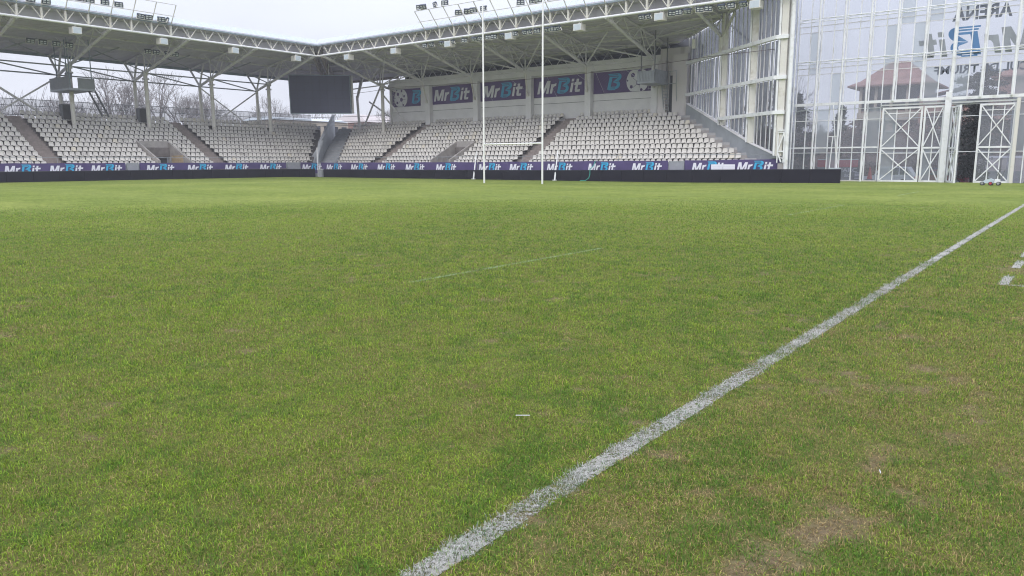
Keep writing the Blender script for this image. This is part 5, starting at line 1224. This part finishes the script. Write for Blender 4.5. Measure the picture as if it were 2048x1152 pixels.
def house(name, x0, x1, y0, y1, ze, zr, wallm, label, eave_=0.9, ridge=(0.42, 0.62), floors=((1.0, 2.6), (4.2, 6.0)), nwin=4):
    o = thing(name, (x0, y0, GZ), label, 'house')
    q = MB(); q.box(x0, x1, y0, y1, GZ, ze-0.02); q.build('wall', M[wallm], o)
    a0, a1, b0, b1 = x0-eave_, x1+eave_, y0-eave_, y1+eave_; r0, r1 = a0+(a1-a0)*ridge[0], a0+(a1-a0)*ridge[1]; ym = (y0+y1)/2
    # hipped roof with a kick at the eaves
    k = 0.30; kz = ze+(zr-ze)*0.20
    def lerp(a, b_, t): return a+(b_-a)*t
    A = [(a0, b0, ze), (a1, b0, ze), (a1, b1, ze), (a0, b1, ze)]
    Rg = [(r0, ym, zr), (r1, ym, zr)]
    Bm = [(lerp(a0, r0, k), lerp(b0, ym, k), kz), (lerp(a1, r1, k), lerp(b0, ym, k), kz), (lerp(a1, r1, k), lerp(b1, ym, k), kz), (lerp(a0, r0, k), lerp(b1, ym, k), kz)]
    q = MB(); q.add(A+Bm+Rg+[(x, y, z-0.18) for x, y, z in A], [(0, 1, 5, 4), (1, 2, 6, 5), (2, 3, 7, 6), (3, 0, 4, 7), (4, 5, 9, 8), (5, 6, 9), (6, 7, 8, 9), (7, 4, 8), (13, 12, 11, 10)[::-1], (0, 10, 11, 1), (1, 11, 12, 2), (2, 12, 13, 3), (3, 13, 10, 0)])
    q.build('roof', M['tile'], o)
    for (za, zb) in floors:
        for i in range(nwin):
            xc = x0+(x1-x0)*(i+0.5)/nwin; q = MB(); q.box(xc-0.5, xc+0.5, y0-0.03, y0-0.002, za, zb); wn = q.build('window', M['darkwin'], o)
            q = MB(); q.box(xc-0.6, xc+0.6, y0-0.07, y0-0.031, za-0.12, za); q.box(xc-0.03, xc+0.03, y0-0.05, y0-0.031, za, zb); q.build('window_frame', M['stucco'], wn)
    return o
h1 = house('house', -23.6, -16.6, 100, 107, 10.35, 13.35, 'brick', 'house with a big red hipped tile roof seen through the glass facade', eave_=1.2, ridge=(0.40, 0.60), floors=((1.2, 3.0), (4.2, 5.9)), nwin=4)
q = MB(); q.box(-23.3, -16.9, 99.93, 99.998, 7.4, 10.1); q.build('loggia', M['darkwin'], h1)
for i in range(5): q = MB(); q.box(-23.6+i*1.7, -23.3+i*1.7, 99.7, 99.93, 6.9, 10.2); q.build('loggia_post', M['stucco'], h1)
q = MB(); q.box(-23.7, -16.5, 99.6, 99.93, 6.2, 7.2); q.build('balcony', M['stucco'], h1)
house('house', -10.2, 4.0, 108, 118, 11.3, 16.5, 'brick', 'pinkish brick house behind the dark conifer at the right edge of the glass', eave_=0.8, ridge=(0.45, 0.7), nwin=6)
t = thing('garden_wall', (-30, 92, GZ), 'long brown brick wall behind the parked cars', 'wall'); q = MB(); q.box(-45, 22, 92, 92.3, GZ, 4.6); q.build('wall_face', M['brownleaf'], t); q = MB(); q.box(-45, 22, 91.9, 92.4, 4.6, 4.75); q.build('coping', M['concrete'], t)
t = thing('outbuilding', (-15.5, 97, GZ), 'low brick outbuilding right of the red roofed house', 'building'); q = MB(); q.box(-16.4, -9.0, 96, 99, GZ, 8.4); q.build('wall', M['brick'], t); q = MB(); q.prism([(-16.6, 95.8, 8.4), (-8.8, 95.8, 9.9), (-8.8, 95.8, 10.0), (-16.6, 95.8, 8.5)], (0, 3.4, 0)); q.build('roof', M['tile'], t)

# low buildings seen in the gap beneath and right of the screen
def block(x0, x1, y0, y1, z1, m, label, rm='tile', rz=1.0, nw=6):
    o = thing('building', ((x0+x1)/2, y0, GZ), label, 'building'); q = MB(); q.box(x0, x1, y0, y1, GZ, z1); q.build('wall', M[m], o)
    q = MB(); q.prism([(x1+0.3, y0-0.3, z1), (x0-0.3, y0-0.3, z1), (x0-0.3+(x1-x0)*0.3, y0+0.5, z1+rz), (x1+0.3-(x1-x0)*0.3, y0+0.5, z1+rz)], (0, y1-y0, 0)); q.build('roof', M[rm], o)
    for i in range(nw):
        yc = y0+(y1-y0)*(i+0.5)/nw; q = MB(); q.box(x1+0.002, x1+0.05, yc-0.6, yc+0.6, z1-2.4, z1-0.9); q.build('window', M['darkwin'], o)
    return o
block(-128, -118, 84, 101, 9.2, 'stucco', 'cream building with dark windows showing below the video screen', 'fascia', 0.6, 8)
block(-126, -116, 104, 125, 9.4, 'brick', 'low pinkish building with a pale roof right of the video screen', 'container', 1.6, 8)

# ================================================================== trees
def bare_tree(seed, H, spread=0.55, depth=6, r0=0.22):
    r_ = random.Random(seed); tr = MB(); cw = MB()
    def grow(p, d, L_, rad, lev):
        q_ = p+d*L_; mid = p.lerp(q_, 0.5)+Vector((r_.uniform(-1, 1), r_.uniform(-1, 1), 0))*L_*0.05
        tgt = tr if lev <= 1 else cw; ns = 7 if lev <= 1 else (5 if lev == 2 else 3)
        tgt.tube(p, mid, rad, ns, rad*0.85); tgt.tube(mid, q_, rad*0.85, ns, rad*0.7)
        if lev >= depth: return
        n = 2 if lev == 0 and r_.random() < 0.5 else 3
        if lev >= 2: n = 3 if r_.random() < 0.75 else 4
        for i in range(n):
            a = 2*math.pi*(i+r_.random()*0.7)/n; tilt = r_.uniform(0.22, 0.75)*(spread/0.55)*(1 if i or lev > 3 else 0.45)
            ax = d.orthogonal().normalized(); ax.rotate(Matrix.Rotation(a, 3, d)); nd = (d*math.cos(tilt)+ax*math.sin(tilt)); nd.z += 0.10; nd.normalize()
            st = p.lerp(q_, r_.uniform(0.7, 1.0)) if i else q_
            grow(st, nd, L_*r_.uniform(0.62, 0.86), max(0.014, rad*0.62*(1.1 if i == 0 else 0.85)), lev+1)
    grow(Vector((0, 0, 0)), Vector((r_.uniform(-.05, .05), r_.uniform(-.05, .05), 1)).normalized(), H*0.25, r0, 0)
    return tr, cw
def tree_proto(name, seed, H, **k):
    tr, cw = bare_tree(seed, H, **k); o = bpy.data.objects.new(name, None); col.objects.link(o); tr.build('trunk', M['bark'], o); cw.build('crown', M['twig'], o); return o
TP = [tree_proto('bare_tree', 31, 16, r0=0.26), tree_proto('bare_tree', 47, 15, spread=0.7, r0=0.24), tree_proto('bare_tree', 58, 14, spread=0.6, r0=0.2)]
for p in TP: p['category'] = 'tree'; p['group'] = 'bare trees behind the stands'
used = set()
def plant(i, x, y, sc_, rot, label, z=GZ, group='bare trees behind the stands'):
    p = TP[i]
    if i not in used: used.add(i); o = p; o['label'] = label
    else: o = copy_tree(p, (x, y, z), label)
    o.location = (x, y, z); o.rotation_euler = (0, 0, rot); o.scale = (sc_, sc_, sc_); o['group'] = group
TS = 1.12
LT = [(0, -106, 33, 0.80, 0.3, 'dark bare tree at the left photo edge behind the left stand'), (1, -112, 39, 0.72, 1.3, 'low bare tree between the left edge and the crossed braces'), (2, -108, 44.5, 0.85, 2.0, 'bare tree just left of the platform column'),
      (1, -118, 49, 0.80, 4.0, 'bare tree directly behind the platform'), (0, -113, 53.5, 0.98, 2.2, 'tall bare tree with many stems right of the platform stair'), (2, -120, 58, 1.12, 0.9, 'tall bare tree left of the second column'), (0, -116, 61.5, 1.02, 5.1, 'tall bare tree just right of the second column'),
      (1, -111, 62.5, 1.0, 3.3, 'widest bare tree between the second and third columns'), (2, -118, 70, 1.08, 4.4, 'bare tree just left of the third column'), (0, -124, 74, 0.86, 1.1, 'bare tree just right of the third column'), (1, -132, 80, 0.70, 2.6, 'small bare tree low in the gap after the third column'),
      (2, -128, 87, 0.95, 0.2, 'bare tree behind the fourth column'), (0, -122, 86, 0.88, 3.9, 'bare tree with arching boughs left of the video screen'), (1, -130, 96, 0.8, 1.9, 'bare tree partly hidden behind the video screen'),
      (2, -112, 107, 1.0, 2.9, 'gnarled bare tree in the open gap right of the video screen'), (0, -125, 118, 0.85, 0.6, 'pale bare tree against the wall end in the gap right of the screen'), (1, -140, 66, 0.75, 2.2, 'distant bare tree showing between two tall ones near the second column'), (2, -138, 54, 0.72, 5.0, 'distant bare tree behind the ones beside the platform stair'), (0, -145, 92, 0.8, 1.2, 'distant bare tree beyond the fourth column')]
for i, x, y, s_, r_, lb in LT: plant(i, x, y, s_*TS, r_, lb)
plant(0, -29.0, 88, 0.80, 1.0, 'bare tree spreading behind the left end of the glass facade', group='bare trees beyond the glass')
plant(1, -25.2, 84, 0.60, 2.4, 'smaller bare tree close behind the left end of the glass facade', group='bare trees beyond the glass')
plant(2, -33.0, 92, 0.85, 4.1, 'bare tree seen through the slanting side wall', group='bare trees beyond the glass')
plant(2, -16.5, 86, 0.44, 3.0, 'slender bare tree behind the white car', group='bare trees beyond the glass')
plant(1, -12.4, 87, 0.46, 0.4, 'slender bare tree behind the crossed gates', group='bare trees beyond the glass')
plant(0, -7.2, 93.5, 0.62, 0.9, 'bare tree rising before the pinkish brick house', group='bare trees beyond the glass')
# far hazy hedge of woodland behind the left stand: reads as one mass
r_ = random.Random(9); q = MB()
for i in range(9000):
    s = r_.uniform(-25, 190); dpt = r_.uniform(0, 28); top = 12.4+2.0*math.sin(s*0.11)+1.4*math.sin(s*0.31+1)+r_.uniform(-1.5, 1.3)
    x = -150-dpt; h0 = r_.uniform(2, max(3, top)); L_ = r_.uniform(1.2, 3.0); a = r_.uniform(0, 6.28)
    q.tube((x, s, h0-L_*0.5), (x+math.cos(a)*L_*0.35, s+math.sin(a)*L_*0.35, h0+L_*0.5), 0.055, 3, 0.02)
o = q.build('woodland', M['twig']); o['kind'] = 'stuff'

def conifer(name, x, y, H, rad, label, seed, m='needle', base=0.12, n=9000, leaf=0.20, cat='tree', cone_=True, loc_z=GZ):
    r_ = random.Random(seed); o = thing(name, (x, y, loc_z), label, cat)
    q = MB(); q.tube((x, y, loc_z), (x, y, loc_z+H*0.92), 0.20, 8, 0.04); q.build('trunk', M['bark'], o)
    q = MB(); vs = []; fs = []
    nb = 90
    brs = []
    for i in range(nb):
        h_ = base+(1-base)*(i+r_.random())/nb; a = r_.uniform(0, 6.28)
        rr_ = (rad*(1-h_)**0.75 if cone_ else rad*math.sqrt(max(0.03, 1-(2*h_-1.05)**2)))*r_.uniform(0.55, 1.18)
        p0 = Vector((x, y, loc_z+H*h_)); p1 = p0+Vector((math.cos(a)*rr_, math.sin(a)*rr_, -rr_*0.18+r_.uniform(-.1, .35)*rr_*0.5)); brs.append((p0, p1)); q.tube(p0, p1, 0.035, 4, 0.01)
    q.build('branches', M['bark'], o)
    for i in range(n):
        p0, p1 = r_.choice(brs); f_ = r_.random()**0.55; c_ = p0.lerp(p1, f_)+Vector((r_.gauss(0, .16), r_.gauss(0, .16), r_.gauss(-0.05, .13)))
        u = Vector((r_.gauss(0, 1), r_.gauss(0, 1), r_.gauss(0, .6))).normalized()*leaf*r_.uniform(0.5, 1.3); v = u.orthogonal().normalized(); v.rotate(Matrix.Rotation(r_.uniform(0, 6.28), 3, u.normalized())); v = v*leaf*0.32
        b0 = len(vs); vs += [c_-u*0.5-v*0.3, c_-u*0.1+v, c_+u*0.6, c_-u*0.1-v]; fs.append((b0, b0+1, b0+2, b0+3))
    q = MB(); q.add(vs, fs); q.build('crown', M[m], o); return o
conifer('conifer', -24.9, 80.5, 8.8, 3.2, 'dark dense conifer behind the left end of the glass facade', 4, n=12000)
conifer('conifer', -21.6, 84.5, 7.6, 2.3, 'lower dark conifer between the dense one and the red roofed house', 5, n=8000)
conifer('conifer', -9.3, 84, 10.6, 3.6, 'large dark conifer standing before the pinkish house', 6, n=14000, cone_=False, base=0.3)
conifer('conifer', -7.6, 68.5, 7.4, 2.0, 'dark drooping conifer seen clear through the open gate gap', 8, n=12000, leaf=0.16, base=0.1)
conifer('shrub', -18.6, 80, 6.0, 2.6, 'brown leaved shrub mass behind the sign panel', 12, m='brownleaf', n=8000, cone_=False, base=0.02)
conifer('shrub', -13.8, 89, 7.0, 3.0, 'tall brown leaved shrub behind the white car and the crossed gate', 13, m='brownleaf', n=9000, cone_=False, base=0.02)
conifer('shrub', -4.6, 88, 6.4, 3.4, 'brown leaved shrub behind the two pale cabins', 14, m='brownleaf', n=9000, cone_=False, base=0.02)
conifer('shrub', -27.5, 79, 5.5, 2.6, 'brown leaved shrub seen through the bottom of the slanting side wall', 15, m='brownleaf', n=7000, cone_=False, base=0.02)

# scraps lying on the turf
for (x, y, a, L_, m_, lb) in ((-2.62, 3.45, 0.64, 0.085, 'print2', 'thin white straw lying on the grass left of the touchline'), (-0.69, 3.84, 1.9, 0.04, 'print2', 'small white paper scrap lying on the worn grass right of the touchline')):
    q = MB(); u = Vector((math.cos(a), math.sin(a), 0)); v = Vector((-u.y, u.x, 0)); p = Vector((x, y, 0.03)); q.prism([p-v*0.0018, p+u*L_-v*0.0018, p+u*L_+v*0.0018, p+v*0.0018], (0, 0, 0.004))
    tag(q.build('litter', M[m_]), lb, 'litter')
# ================================================================== air
hz = MB(); hz.box(-205, 45, -20, 150, -1.7, 24); hzo = hz.build('haze', mat('haze_air', (1, 1, 1), 1.0)); hzo['kind'] = 'stuff'
hm = bpy.data.materials.new('haze'); hm.use_nodes = True; hn = hm.node_tree.nodes; hn.clear(); ho = hn.new('ShaderNodeOutputMaterial'); hv = hn.new('ShaderNodeVolumePrincipled')
hv.inputs['Color'].default_value = (0.93, 0.95, 1.0, 1); hv.inputs['Density'].default_value = 0.0009; hv.inputs['Anisotropy'].default_value = 0.2
hm.node_tree.links.new(hv.outputs[0], ho.inputs['Volume']); hzo.data.materials.clear(); hzo.data.materials.append(hm)
sc.cycles.max_bounces = 8; sc.cycles.transparent_max_bounces = 24; sc.cycles.volume_bounces = 0
sc.cycles.use_denoising = True; sc.cycles.denoiser = 'OPENIMAGEDENOISE'; sc.cycles.denoising_prefilter = 'ACCURATE'; sc.cycles.denoising_input_passes = 'RGB_ALBEDO_NORMAL'; sc.cycles.filter_width = 1.1
